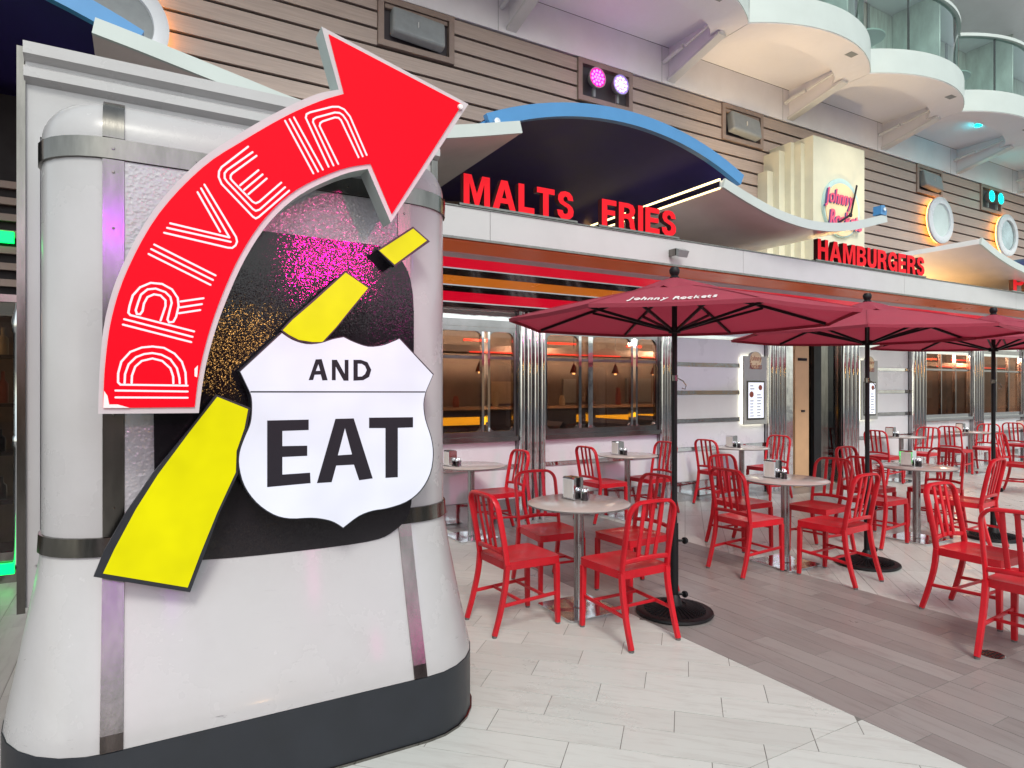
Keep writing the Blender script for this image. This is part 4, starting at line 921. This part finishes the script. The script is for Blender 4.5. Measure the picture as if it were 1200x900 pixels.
# ------------------------------------------------------------------ balconies of the deck above
BX0, BW = 7.74, 3.02
zb0, zb1 = 6.90, 7.32; RAIL = 8.42
def bal_arc(x0, off=0, n=20, sag=.46, y0=6.47):
    hw = BW/2; Rr = (hw*hw+sag*sag)/(2*sag); cxx = x0+hw; cyy = y0-sag+Rr; P = []
    th = math.asin(min(1, hw/Rr))
    for i in range(n+1):
        a = -th+2*th*i/n; P.append((cxx+(Rr-off)*math.sin(a), cyy-(Rr-off)*math.cos(a)))
    return P
XYZ_ = lambda u,v,t: (u,v,t)
names = ['at the top left of the white soffit','above the pink and violet floodlights','left of the middle with the amber lit soffit','above the cream pilaster, holding a round table','with the turquoise lamp beneath it','at the right edge of the view','beyond the right edge','far beyond the right edge']
for k in range(-3, 5):
    x0 = BX0+BW*k+.0; x1 = x0+BW
    t = thing('balcony', 'rounded balcony with green glass railing '+names[k+3], 'balcony', (x0+BW/2,6.9,zb0), 'scalloped balconies of the deck above')
    o_ = bal_arc(x0); i_ = bal_arc(x0, .42, sag=.46)
    g = .006
    o2 = [(min(max(p[0],x0+g),x1-g),p[1]) for p in o_]
    inn = smoothpts([(x1-.02,7.45),(x1-.16,7.10),(x1-.48,6.80),(x1-1.15,6.62),(x0+1.1,6.58),(x0+.5,6.70),(x0+.17,7.0),(x0+.07,7.5)], 4)
    m = MB(); m.prism(o2+[(x1-g,7.52)]+inn+[(x0+g,7.52)], XYZ_, zb0, zb0+.23); m.build('rim_underside', M['soffit'], t, smooth=30)
    m = MB(); q = [(p[0],p[1]-.012) for p in o2]; q2 = bal_arc(x0, .06); q2 = [(min(max(p[0],x0+g),x1-g),p[1]) for p in q2]
    m.prism(q+q2[::-1], XYZ_, zb0+.012, zb1); rm = m.build('rim', M['teal'], t, smooth=30)
    m = MB(); m.prism(q2+[(x1-.003,UY-.012),(x0+.003,UY-.012)], XYZ_, zb0+.231, zb1-.01); m.build('recess_ceiling', M['soffit'], t)
    gp = bal_arc(x0, .09); gp = [(min(max(p[0],x0+.02),x1-.02),p[1]) for p in gp]
    m = MB()
    for a, b in zip(gp, gp[1:]): m.add([(a[0],a[1],zb1+.002),(b[0],b[1],zb1+.002),(b[0],b[1],RAIL-.03),(a[0],a[1],RAIL-.03)], [(0,1,2,3)])
    m.build('glass_panel', M['balglass'], t, smooth=30)
    m = MB(); m.sweep([(p[0],p[1],RAIL) for p in gp], [(-.05,-.03),(.05,-.03),(.05,.03),(-.05,.03)]); m.build('handrail', M['teal'], t, smooth=30)
    for q_ in (.28,.72):
        i = int(len(gp)*q_); B('post', M['satin'], t, (gp[i][0]-.012,gp[i][0]+.012,gp[i][1]+.012,gp[i][1]+.04,zb1,RAIL-.03))
    # bracket fin with its tube
    fx = x0+2.84; m = MB()
    m.prism([(UY-.012,6.62),(UY-.012,zb0+.23),(6.80,zb0+.23),(6.80,zb0-.02)], lambda u,v,t: (t,u,v), fx-.035, fx+.035); fn = m.build('bracket_fin', M['soffit'], t)
    m = MB(); m.prism([(UY-.012,6.575),(UY-.012,6.62),(6.80,zb0-.021),(6.80,zb0-.06)], lambda u,v,t: (t,u,v), fx-.08, fx+.08); m.build('flange', M['white'], fn)
    m = MB(); m.tube([(fx-.16,UY-.02,6.86),(fx-.16,7.45,6.93)], .035, 10); m.tube([(fx-.16,7.40,6.92),(fx-.16,6.82,7.02)], .022, 10); m.build('strut_tube', M['white'], fn, smooth=40)
    m = MB(); i = 14; m.box(o_[i][0]-.09,o_[i][0]+.09,o_[i][1]+.10,o_[i][1]+.22,zb0-.004,zb0-.0005); m.build('vent_grille', M['grey'], t)
    # room front behind the glass, and the slab of the next deck
    B('room_front', M['curtain'], t, (x0+.01,x1-.01,UY-.10,UY-.02,zb1,9.4)); B('door_mullion', M['grey'], t, (x0+.9,x0+.97,UY-.13,UY-.101,zb1,9.39),(x0+2.1,x0+2.17,UY-.13,UY-.101,zb1,9.39))
    m = MB(); m.prism([(p[0],p[1]) for p in o2]+[(x1-g,UY),(x0+g,UY)], XYZ_, 9.41, 9.8); m.build('upper_slab', M['soffit'], t, smooth=30)
    if k in (0,1,2):
        B('divider_panel', M['curtain'], t, (x1-.045,x1-.012,6.85,UY-.14,zb1,9.4))
for k, lb in ((1,'small round patio table on the balcony above the cream pilaster'),(2,'small round patio table on the balcony with the turquoise lamp')):
    xx = BX0+BW*k+.75; t = thing('balcony_table', lb, 'table', (xx,7.05,zb1))
    MB().lathe([(0,.0),(.36,.0),(.36,.03),(0,.03)], (xx,7.05,zb1+.62), 28).build('tabletop', M['teal'], t, smooth=30)
    m = MB()
    for q_ in range(4): m.tube([(xx,7.05,zb1+.62),(xx+.12*math.cos(q_*1.57+.5),7.05+.12*math.sin(q_*1.57+.5),zb1+.3),(xx+.3*math.cos(q_*1.57+.5),7.05+.3*math.sin(q_*1.57+.5),zb1)], .018)
    m.build('leg_frame', M['grey'], t)
tq = thing('soffit_lamp', 'turquoise lit lamp on the balcony soffit at the right', 'lamp', (BX0+BW*2+1.55,6.86,7.1))
MB().lathe([(0,-.05),(.06,-.05),(.075,0),(0,0)], (BX0+BW*2+1.55,6.88,zb0+.228), 16).build('lens', M['cyan'], tq, smooth=40)
MB().lathe([(.078,-.02),(.09,-.02),(.09,0),(.078,0),(.078,-.02)], (BX0+BW*2+1.55,6.88,zb0+.228), 16).build('trim_ring', M['white'], tq, smooth=40)
ld = bpy.data.lights.new('soffit_lamp_light','POINT'); ld.energy = 1.5; ld.color = (0,.8,.9); ld.shadow_soft_size = .06
lo = bpy.data.objects.new('soffit_lamp_light', ld); lo.location = (BX0+BW*2+1.55,6.88,zb0+.1); C.objects.link(lo)

# ------------------------------------------------------------------ shop at the far left
sh_ = thing('corner_shop', 'dark louvred shop front with lit shelves at the left edge beyond the pylon', 'shop', (-1.6,WY,0))
for i in range(7): B('louvre', M['frame'], sh_, (-4.5,-.62,WY-.06,WY-.02,2.36+i*.13,2.36+i*.13+.055))
B('louvre_backing', M['gap'], sh_, (-4.5,-.62,WY,WY+.04,2.30,3.9)); B('header_strip', M['green'], sh_, (-2.2,-.86,WY-.09,WY-.062,2.70,2.79))
B('plinth', M['satin'], sh_, (-4.5,-.62,WY-.04,WY+.05,0,.10)); B('floor_strip_light', M['green'], sh_, (-2.2,-.86,WY-.075,WY-.042,.075,.16))
B('window_sill', M['satin'], sh_, (-4.5,-.62,WY-.02,WY+.03,.161,.24)); B('window_head', M['satin'], sh_, (-4.5,-.62,WY-.02,WY+.03,2.24,2.30)); B('pane', M['pane'], sh_, (-4.5,-.86,WY,WY+.01,.241,2.239))
m = MB(); m.lathe([(.0,.16),(.075,.16),(.075,1.08),(.085,1.10),(.085,1.16),(.075,1.18),(.075,1.98),(.085,2.0),(.085,2.08),(.06,2.22),(.0,2.24)], (-.79,WY-.10,0), 18); m.build('round_post', M['chrome'], sh_, smooth=40)
B('back_wall', M['roombrown'], sh_, (-4.5,-.6,8.2,8.25,0,2.3)); B('ceiling', M['roombrown'], sh_, (-4.5,-.6,WY+.04,8.2,2.30,2.34))
for i in range(4):
    B('shelf', M['seatdark'], sh_, (-4.3,-.65,7.0,7.3,.55+i*.42,.58+i*.42))
for i in range(4):
    for j in range(7):
        x = -2.0+j*.16+rnd.uniform(-.02,.02); hh = rnd.uniform(.18,.3)
        tag(MB().lathe([(0,0),(.04,0),(.04,hh*.6),(.014,hh*.75),(.014,hh),(0,hh)], (x,7.12,.581+i*.42), 10).build('bottle', rnd.choice([M['tanprint'],M['amber_glass'] if 'amber_glass' in M else M['redink'],M['seatdark'],M['seatdark']]), None, smooth=40),
            ['first','second','third','fourth','fifth','sixth','seventh'][j]+' bottle from the left on the '+['lowest','second','third','top'][i]+' shelf of the corner shop', 'bottle', 'bottles on the shop shelves')
ld = bpy.data.lights.new('shop_light','POINT'); ld.energy = 3; ld.color = (1,.75,.5); ld.shadow_soft_size = .15
lo = bpy.data.objects.new('shop_light', ld); lo.location = (-1.7,6.95,2.1); C.objects.link(lo)

# ------------------------------------------------------------------ tables with their dispensers
def make_table():
    t = thing('cafe_table', 'x', 'table', (0,0,0), 'round cafe tables')
    MB().lathe([(0,.75),(.352,.75),(.360,.746),(.360,.738),(.352,.734),(0,.734)], (0,0,0), 48).build('tabletop', M['tabletop'], t, smooth=30)
    MB().lathe([(.3603,.745),(.3625,.744),(.3625,.737),(.3603,.736)], (0,0,0), 48).build('edge_band', M['edge'], t, smooth=30)
    MB().lathe([(0,.015),(.042,.015),(.036,.02),(.036,.72),(.09,.733),(0,.7335)], (0,0,0), 24).build('post', M['steelpost'], t, smooth=40)
    m = MB(); m.prism([(.215*sx*(1 if (sx,sy,q) and q else .93), .215*sy*(.93 if q else 1)) for sx,sy,q in ((-1,-1,1),(-1,-1,0),(1,-1,0),(1,-1,1),(1,1,1),(1,1,0),(-1,1,0),(-1,1,1))], XYZ_, .003, .015)
    m.build('base_plate', M['mirror'], t)
    return t
def make_disp():
    t = thing('napkin_dispenser', 'x', 'napkin dispenser', (0,0,0), 'napkin dispensers on the cafe tables')
    m = MB(); pts = [(-.045,0),(.045,0),(.045,.145),(.038,.158),(-.038,.158),(-.045,.145)]
    m.prism(pts, lambda u,v,t: (u,t,v), -.062, .062); m.build('case', M['chrome'], t)
    B('napkins', M['napkin'], t, (-.0475,.0475,-.050,.050,.012,.142)); B('case_foot', M['edge'], t, (-.050,.050,-.066,.066,-.002,.004))
    return t
def make_shaker(kind):
    t = thing(kind+'_shaker', 'x', 'shaker', (0,0,0), kind+' shakers on the cafe tables')
    MB().lathe([(0,.003),(.019,.003),(.018,.045),(0,.045)], (0,0,0), 14).build('contents', M[kind], t, smooth=40)
    MB().lathe([(0,.0),(.022,.0),(.021,.055),(.019,.056)], (0,0,0), 14).build('jar', M['jar'], t, smooth=40)
    MB().lathe([(.0215,.055),(.0215,.070),(.013,.082),(0,.084)], (0,0,0), 14).build('cap', M['chrome'], t, smooth=40)
    return t
pt, pd, ps, pp = make_table(), make_disp(), make_shaker('salt'), make_shaker('pepper')
# ------------------------------------------------------------------ chair
def make_chair():
    t = thing('chair', 'x', 'chair', (0,0,0), 'red metal slat-back chairs around the cafe tables')
    Wd, Dp = .20, .205
    # dished seat: local +Y is the front
    m = MB(); nx = ny = 8; vs = []; 
    for j in range(ny+1):
        for i in range(nx+1):
            u, v = i/nx*2-1, j/ny*2-1; wx = Wd*(1-.06*(1-v)/2)
            r_ = .0; dz = -.016*max(0,1-u*u)**.7*max(0,1-v*v)**.5 + .008*math.exp(-(u*u)*14)*(v>-.4)*(1-abs(v)) 
            x, y = u*wx, v*Dp
            if abs(u) > .99 and abs(v) > .99: x *= .96; y *= .96
            vs.append((x, y, .452+dz))
    fs = [(j*(nx+1)+i, j*(nx+1)+i+1, (j+1)*(nx+1)+i+1, (j+1)*(nx+1)+i) for j in range(ny) for i in range(nx)]
    ringi = [i for i in range(nx+1)]+[(j)*(nx+1)+nx for j in range(1,ny+1)]+[ny*(nx+1)+i for i in range(nx-1,-1,-1)]+[j*(nx+1) for j in range(ny-1,0,-1)]
    n0 = len(vs)
    for i in ringi: vs.append((vs[i][0], vs[i][1], .402))
    L = len(ringi)
    fs += [(ringi[k], ringi[(k+1)%L], n0+(k+1)%L, n0+k) for k in range(L)]
    vs2 = [(x*.93,y*.93,.402) for x,y,z in vs[n0:n0+L]]; n1 = len(vs); vs += vs2
    fs += [(n0+k, n0+(k+1)%L, n1+(k+1)%L, n1+k) for k in range(L)]
    vs3 = [(x,y,.432) for x,y,z in vs2]; n2 = len(vs); vs += vs3
    fs += [(n1+k, n1+(k+1)%L, n2+(k+1)%L, n2+k) for k in range(L)]; fs.append(tuple(range(n2, n2+L)))
    m.add(vs, fs); m.build('seat', M['chair'], t, smooth=50)
    rect = lambda a, b, c=.25: [(-a,-b*(1-c)),(-a*(1-c),-b),(a*(1-c),-b),(a,-b*(1-c)),(a,b*(1-c)),(a*(1-c),b),(-a*(1-c),b),(-a,b*(1-c))]
    for s in (-1,1):
        m = MB(); m.sweep([(s*(Wd-.018),Dp-.022,.402),(s*(Wd-.016),Dp-.020,.2),(s*(Wd-.014),Dp-.016,.012)], rect(.0165,.0165), ref=(0,1,0), scales=[1.08,1,.9]); lg = m.build('leg', M['chair'], t, smooth=35)
        m = MB(); x, y = s*(Wd-.014), Dp-.016; m.lathe([(0,0),(.016,0),(.016,.013)], (x,y,0), 8); m.build('foot_cap', M['rubber'], lg)
        P = smoothpts([(s*(Wd-.012),-Dp-.085,.012),(s*(Wd-.013),-Dp-.045,.14),(s*(Wd-.016),-Dp-.006,.30),(s*(Wd-.018),-Dp+.010,.44)], 4)
        m = MB(); m.sweep(P, rect(.0165,.0175), ref=(0,1,0), scales=[.85+.15*i/(len(P)-1) for i in range(len(P))]); lg = m.build('leg', M['chair'], t, smooth=35)
        m = MB(); m.lathe([(0,0),(.016,0),(.016,.013)], (s*(Wd-.012),-Dp-.085,0), 8); m.build('foot_cap', M['rubber'], lg)
    def by(z): return -Dp+.010-.085*((z-.44)/.44)**1.15 if z > .44 else -Dp+.010
    r = .085; zt_ = .868; w_ = Wd-.018
    P = [(-w_,by(z),z) for z in (.43,.50,.58,.66,.72,zt_-r)]
    P += [(-w_+r*(1-math.cos(R(a)))*1.0, by(zt_-r+r*math.sin(R(a))), zt_-r+r*math.sin(R(a))) for a in (15,30,45,60,75,90)]
    P += [(0,by(zt_)+.0,zt_+.003)]
    P += [(-p[0],p[1],p[2]) for p in P[-2::-1]]
    m = MB(); m.sweep(P, rect(.0105,.0185,.4), ref=(0,1,0)); m.build('back_frame', M['chair'], t, smooth=40)
    for x in (-.072,0,.072):
        m = MB(); m.sweep([(x*.92,by(.535),.515),(x*.96,by(.62)-.004,.62),(x,by(.75)-.004,.75),(x,by(.855),.862)], rect(.0135,.006), ref=(0,1,0)); m.build('slat', M['chair'], t, smooth=35)
    P = [(w_*u, by(.515)-.0-.018*(1-u*u), .505+.014*(1-u*u)) for u in (-1,-.6,-.2,.2,.6,1)]
    m = MB(); m.sweep(P, rect(.009,.014), ref=(0,0,1)); m.build('lower_rail', M['chair'], t, smooth=40)
    for s in (-1,1):
        m = MB(); m.sweep([(s*(Wd-.014),-Dp-.03,.185),(s*(Wd-.016),Dp-.03,.205)], rect(.006,.011), ref=(0,0,1)); m.build('stretcher', M['chair'], t, smooth=35)
    for y, z in ((-.09,.192),(.09,.20)):
        m = MB(); m.sweep([(-(Wd-.018),y,z),(Wd-.018,y,z)], rect(.007,.009), ref=(0,0,1)); m.build('stretcher', M['chair'], t, smooth=35)
    return t
pc = make_chair()
index_kids()
used = set()
def put(proto, loc, rz, label, group=None):
    if proto.name not in used: o = proto; used.add(proto.name)
    else: o = copy_tree(proto)
    o.location = loc; o.rotation_euler = (0,0,R(rz)); o['label'] = label
    if group: o['group'] = group
    return o
TB = [((2.68,3.70),'nearest round grey-topped cafe table, in front of the first umbrella pole','nearest table', (.04,.13)),
      ((4.95,3.74),'round cafe table whose steel base stands beside the second umbrella','middle table by the second umbrella', (-.04,.10)),
      ((6.92,3.67),'round cafe table between the second and the third umbrella pole','table between second and third umbrella', (-.05,.06)),
      ((3.00,6.05),'round cafe table against the wall half hidden by the pylon','wall table beside the pylon', (-.22,.04)),
      ((5.10,6.05),'round cafe table against the wall right behind the nearest table','wall table behind the nearest one', (-.10,.06)),
      ((7.10,6.05),'round cafe table against the white wall left of the diner door','wall table left of the door', (-.14,.05)),
      ((11.0,6.08),'round cafe table against the wall just right of the diner door','wall table right of the door', (-.22,.05)),
      ((13.25,6.08),'round cafe table under the first dark window on the right','wall table under the first right window', (-.24,.05)),
      ((15.6,6.08),'round cafe table at the far right end of the wall row','table at the far right end', (-.24,.05)),
      ((11.35,3.95),'round cafe table cut off by the right edge in the middle distance','distant table at the right edge', (-.05,.05)),
      ((5.00,1.65),'near round cafe table just outside the right edge of the view','table at the near right edge', (-.05,.05))]
for (x,y), lb, sh2, (dx,dy) in TB:
    rz = rnd.uniform(-3,3)
    put(pt, (x,y,0), 0, lb)
    put(pd, (x+dx,y+dy,.7525), rz+4, 'chrome napkin dispenser holding white napkins on the '+sh2)
    put(ps, (x+dx+.075,y+dy-.055,.7505), 0, 'glass salt shaker with a chrome cap on the '+sh2)
    put(pp, (x+dx+.035,y+dy-.095,.7505), 0, 'glass pepper shaker with a chrome cap on the '+sh2)
# facing angle: 0 = toward the wall (+Y), 90 = -X, -90 = +X, 180 = away from the wall
CH = [((2.20,3.72),-90,'red chair left of the nearest table with its back to the pylon'),
      ((2.68,3.22),0,'red chair in front of the nearest table, backrest turned to the viewer'),
      ((2.80,4.24),176,'red chair on the far side of the nearest table'),
      ((3.24,3.80),92,'red chair right of the nearest table beside the first umbrella pole'),
      ((4.54,3.79),-90,'red chair left of the table by the second umbrella, on the brown strip edge'),
      ((4.95,3.28),2,'red chair in front of the table by the second umbrella'),
      ((5.13,4.36),178,'red chair on the far side of the table by the second umbrella'),
      ((5.55,3.84),92,'red chair right of the table by the second umbrella, half behind its pole'),
      ((6.44,3.78),-90,'red chair left of the table between the second and third umbrella'),
      ((7.10,3.30),4,'red chair before the table between second and third umbrella, by the third pole'),
      ((7.08,4.28),180,'red chair behind the table between the second and third umbrella'),
      ((7.62,3.84),94,'red chair right of the table between the second and third umbrella'),
      ((3.34,6.08),90,'red chair against the wall in front of the first ribbed column'),
      ((4.75,6.08),-90,'red chair left of the wall table behind the nearest table'),
      ((5.50,6.08),92,'red chair right of the wall table behind the nearest table, behind the first umbrella pole'),
      ((6.74,6.10),-88,'red chair left of the wall table that is left of the diner door'),
      ((7.68,6.10),92,'red chair in front of the ribbed column left of the diner door'),
      ((10.52,6.08),-88,'red chair left of the wall table just right of the diner door'),
      ((11.60,6.08),92,'red chair right of the wall table just right of the diner door'),
      ((12.76,6.08),-88,'red chair left of the table under the first dark window on the right'),
      ((13.72,6.08),92,'red chair right of the table under the first dark window on the right'),
      ((15.08,6.05),-90,'farthest red chair, at the left of the wall table at the far right end'),
      ((11.20,4.48),178,'red chair in the open behind the third umbrella pole at the right edge'),
      ((4.95,2.20),180,'near red chair at the right, seat toward the viewer, beside the brown strip'),
      ((4.46,1.70),-90,'nearest red chair, cut off by the right edge, by the drain cover')]
for (x,y), rz, lb in CH: put(pc, (x+rnd.uniform(-.008,.008),y+rnd.uniform(-.008,.008),0), rz+rnd.uniform(-2.5,2.5), lb)

# ------------------------------------------------------------------ umbrellas
def make_umbrella():
    t = thing('patio_umbrella', 'x', 'umbrella', (0,0,0), 'burgundy patio umbrellas on black poles')
    n = 8; za, zr, Rr = 2.272, 2.015, 1.155; ph = 22.5
    def P(r, a, z): return (r*math.cos(R(a)), r*math.sin(R(a)), z)
    m = MB(); rows = []
    fr = (.10,.3,.5,.7,.86,1.0)
    for f in fr:
        row = []
        for k in range(n):
            for j in range(4):
                a0_, a1_ = ph+45*k, ph+45*(k+1); u = j/4
                p = Vector(P(Rr*f,a0_,0)).lerp(Vector(P(Rr*f,a1_,0)), u)
                z = za-(za-zr)*f - .016*math.sin(math.pi*u)*f*(1 if f < 1 else .3) + .012*math.sin(math.pi*f)
                if f == 1.0: p *= 1-.018*math.sin(math.pi*u)
                row.append((p.x,p.y,z))
        rows.append(row)
    q = len(rows[0]); vs = [p for r_ in rows for p in r_]
    fs = [(i*q+k, i*q+(k+1)%q, (i+1)*q+(k+1)%q, (i+1)*q+k) for i in range(len(rows)-1) for k in range(q)]
    nb = len(vs); vs.append((0,0,za+.003)); fs += [(k,(k+1)%q,nb) for k in range(q)]
    m.add(vs, fs)
    cv = m.build('canopy', M['canvas'], t, smooth=25)
    m = MB(); vs = []; # hem
    last = rows[-1]
    for k in range(q):
        vs.append(last[k]); vs.append((last[k][0]*.995, last[k][1]*.995, last[k][2]-.022))
    m.add(vs, [(2*k,2*((k+1)%q),2*((k+1)%q)+1,2*k+1) for k in range(q)]); hm = m.build('hem', M['canvas'], cv, smooth=25); s2 = hm.modifiers.new('s','SOLIDIFY'); s2.thickness = .004
    m = MB()
    for k in range(n):
        a = ph+45*k; m.sweep([P(Rr*f,a,za-(za-zr)*f+.012*math.sin(math.pi*f)+.0025) for f in (.28,.45,.65,.85,.985)], [(-.006,-.0008),(.006,-.0008),(.006,.0012),(-.006,.0012)])
    m.build('seams', M['canvas'], cv)
    # pleated vent cap
    m = MB(); rows2 = []
    for f, dz in ((.02,.045),(.12,.032),(.22,.010),(.285,-.006)):
        row = []
        for k in range(32):
            a = ph+360*k/32; ru = .010*math.sin(k*math.pi/2+.3)*(f*4) + .012*math.sin(k*2.3)*(f > .2)
            row.append(P(Rr*f, a, za-(za-zr)*f+dz+ru))
        rows2.append(row)
    vs = [p for r_ in rows2 for p in r_]; m.add(vs, [(i*32+k, i*32+(k+1)%32, (i+1)*32+(k+1)%32, (i+1)*32+k) for i in range(3) for k in range(32)])
    vc = m.build('vent_cap', M['canvas'], t, smooth=60); s3 = vc.modifiers.new('s','SOLIDIFY'); s3.thickness = .003
    MB().tube([(0,0,.06),(0,0,2.31)], .019, 14, ref=(1,0,0)).build('pole', M['black'], t, smooth=40)
    MB().tube([(0,0,.05),(0,0,.62)], .027, 14, ref=(1,0,0)).build('lower_tube', M['black'], t, smooth=40)
    for z in (.50,.13):
        m = MB(); m.tube([(0,0,z),(.05,-.03,z)], .008, 8); m.lathe([(0,-.012),(.022,-.010),(.024,0),(.020,.012),(0,.014)], (.06,-.038,z), 12, 'x'); m.build('knob', M['black'], t, smooth=40)
    MB().lathe([(0,2.29),(.030,2.29),(.033,2.315),(.024,2.325),(.034,2.345),(.036,2.365),(.026,2.385),(0,2.388)], (0,0,0), 18).build('finial', M['black'], t, smooth=40)
    MB().lathe([(.021,1.93),(.042,1.93),(.042,1.97),(.021,1.97)], (0,0,0), 16).build('hub', M['black'], t, smooth=30)
    MB().lathe([(.021,2.20),(.042,2.20),(.042,2.235),(.021,2.235)], (0,0,0), 16).build('hub', M['black'], t, smooth=30)
    for k in range(n):
        a = ph+45*k
        z_at = lambda f: za-(za-zr)*f+.012*math.sin(math.pi*f)
        m = MB(); m.sweep([P(Rr*f,a,z_at(f)-.014) for f in (.03,.3,.6,.97)], [(-.006,-.009),(.006,-.009),(.006,.009),(-.006,.009)]); rb = m.build('rib', M['black'], t)
        m = MB(); m.sweep([P(.04,a,1.95), P(Rr*.56,a,z_at(.56)-.026)], [(-.006,-.009),(.006,-.009),(.006,.009),(-.006,.009)]); m.build('strut', M['black'], rb)
    m = MB(); m.lathe([(0,.0),(.245,.0),(.262,.012),(.258,.026),(.236,.034),(.215,.030),(.10,.052),(.055,.062),(.045,.10),(.030,.13),(0,.13)], (0,0,0), 48); bs = m.build('base', M['black'], t, smooth=40)
    m = MB()
    for k in range(40):
        a = 9*k; m.sweep([P(.075,a,.063),P(.14,a,.050),P(.208,a,.0345)], [(-.0035,-.004),(.0035,-.004),(.0035,.004),(-.0035,.004)])
    m.build('base_flutes', M['black'], bs)
    m = MB(); m.tube([(.018,-.01,1.62),(.05,-.03,1.60),(.07,-.04,1.57),(.065,-.035,1.545),(.045,-.025,1.55)], .004, 6); m.lathe([(.0205,-.02),(.024,-.02),(.024,.02),(.0205,.02)], (0,0,1.62), 12); m.build('hook', M['satin'], t)
    return t
pu = make_umbrella(); index_kids()
UM = [((3.20,3.30),0,'nearest burgundy umbrella with white script on its rim, behind the nearest table'),
      ((5.55,3.36),9,'middle burgundy umbrella on a black pole between two cafe tables'),
      ((7.66,3.30),-6,'burgundy umbrella at the right edge, farthest of the three')]
ums = [put(pu, (x,y,0), rz, lb) for (x,y), rz, lb in UM]
# white script on the near panels of the umbrellas
for o in ums[:1]:
    c_ = Vector(o.location); rz = o.rotation_euler.z
    a_mid = R(22.5+45*4+22.5)+rz     # panel facing the viewer
    rad = Vector((math.cos(a_mid), math.sin(a_mid), 0)); tan = Vector((-math.sin(a_mid), math.cos(a_mid), 0)); ap = 1.155*math.cos(R(22.5))
    def fr(u, q, front, rad=rad, tan=tan, c_=c_):
        f = (ap-.05-(q))/ap; z = 2.272-.257*f-.016*math.sin(math.pi*min(1,max(0,.5+u/(.92*f))))*f+.012*math.sin(math.pi*f)
        p = c_+rad*(ap-.05-q)+tan*u; return Vector((p.x,p.y,z+(.012 if front else .009)))
    OFF[o.name] = Vector((0,0,0))
    ls = word('Johnny Rockets', -.24, .24, .0, .13, 0, 0, [M['whiteprint']], o, .008, .04, frame=lambda u,q,f: fr(-u if False else u,q,f), shear=.3)
    inv = (Matrix.Translation(c_) @ Matrix.Rotation(rz,4,'Z')).inverted()
    for l_ in ls: l_.data.transform(inv)

# ------------------------------------------------------------------ the far side of the promenade (behind the viewer, seen only in reflections)
ow = tag(B('promenade_wall', M['concrete'], None, (-20,30,-10.4,-10,0,3.6)), kind='structure'); OFF[ow.name] = Vector((0,0,0))
for k in range(10):
    x = -18+k*4.6; B('window', M['seatdark'] if k % 3 else M['warmdim'] if 'warmdim' in M else M['door'], ow, (x,x+3.0,-10,-9.96,.6,2.8)); B('pilaster', M['white'], ow, (x+3.4,x+3.9,-10,-9.8,0,3.5))
B('string_course', M['white'], ow, (-20,30,-10,-9.85,3.0,3.4))
def stage(loc, tgt, colr, en, mt, nm, ang=60, r=.25):
    t = thing('stage_lamp', nm, 'lamp', loc, 'coloured stage lamps across the promenade')
    MB().lathe([(0,0),(r*.9,0),(r,-.1),(r*.7,-.2),(0,-.2)], (loc[0],loc[1]-.02,loc[2]), 16, 'y').build('housing', M['black'], t)
    MB().lathe([(0,.002),(r*.85,.002),(r*.85,-.01)], (loc[0],loc[1],loc[2]), 16, 'y').build('lens', mt, t)
    ld = bpy.data.lights.new('stage_light','SPOT'); ld.energy = en; ld.color = colr; ld.spot_size = R(ang); ld.spot_blend = 1; ld.shadow_soft_size = r
    lo = bpy.data.objects.new('stage_light', ld); lo.location = (loc[0],loc[1]+.05,loc[2]); C.objects.link(lo)
    lo.rotation_euler = (Vector(tgt)-Vector(loc)).to_track_quat('-Z','Y').to_euler()
M['stagemag'] = emis('magenta stage lens', (1,.02,.5), 9); M['stageamb'] = emis('amber stage lens', (1,.5,.12), 22); M['stagepur'] = emis('purple stage lens', (.6,.05,1), 8); M['stagevio'] = emis('violet stage lens', (.35,.2,1), 12)
stage((3.65,-8.8,4.5), (.80,2.85,2.0), (1,.0,.30), 850, M['stagemag'], 'magenta stage lamp across the promenade, right of the violet one', 9)
stage((-.41,-8.8,4.57), (0,2.85,2.05), (.55,.0,1), 60, M['stagepur'], 'purple stage lamp across the promenade, leftmost of all', 7)
stage((5.6,-8.8,3.6), (3.9,6.5,.9), (1,.08,.35), 700, M['stagemag'], 'pink stage lamp across the promenade aimed at the wall tables', 20)
stage((-3.0,-8.8,4.2), (.5,2.8,1.0), (1,.30,.62), 260, M['stagemag'], 'rose stage lamp across the promenade aimed at the pylon', 15)
stage((1.80,-8.8,2.36), (.4,2.8,1.7), (1,.5,.15), 50, M['stageamb'], 'amber stage lamp across the promenade', 8)
stage((8.0,-8.8,4.8), (6.9,6.4,1.7), (.42,.25,1), 420, M['stagevio'], 'violet stage lamp across the promenade', 18)
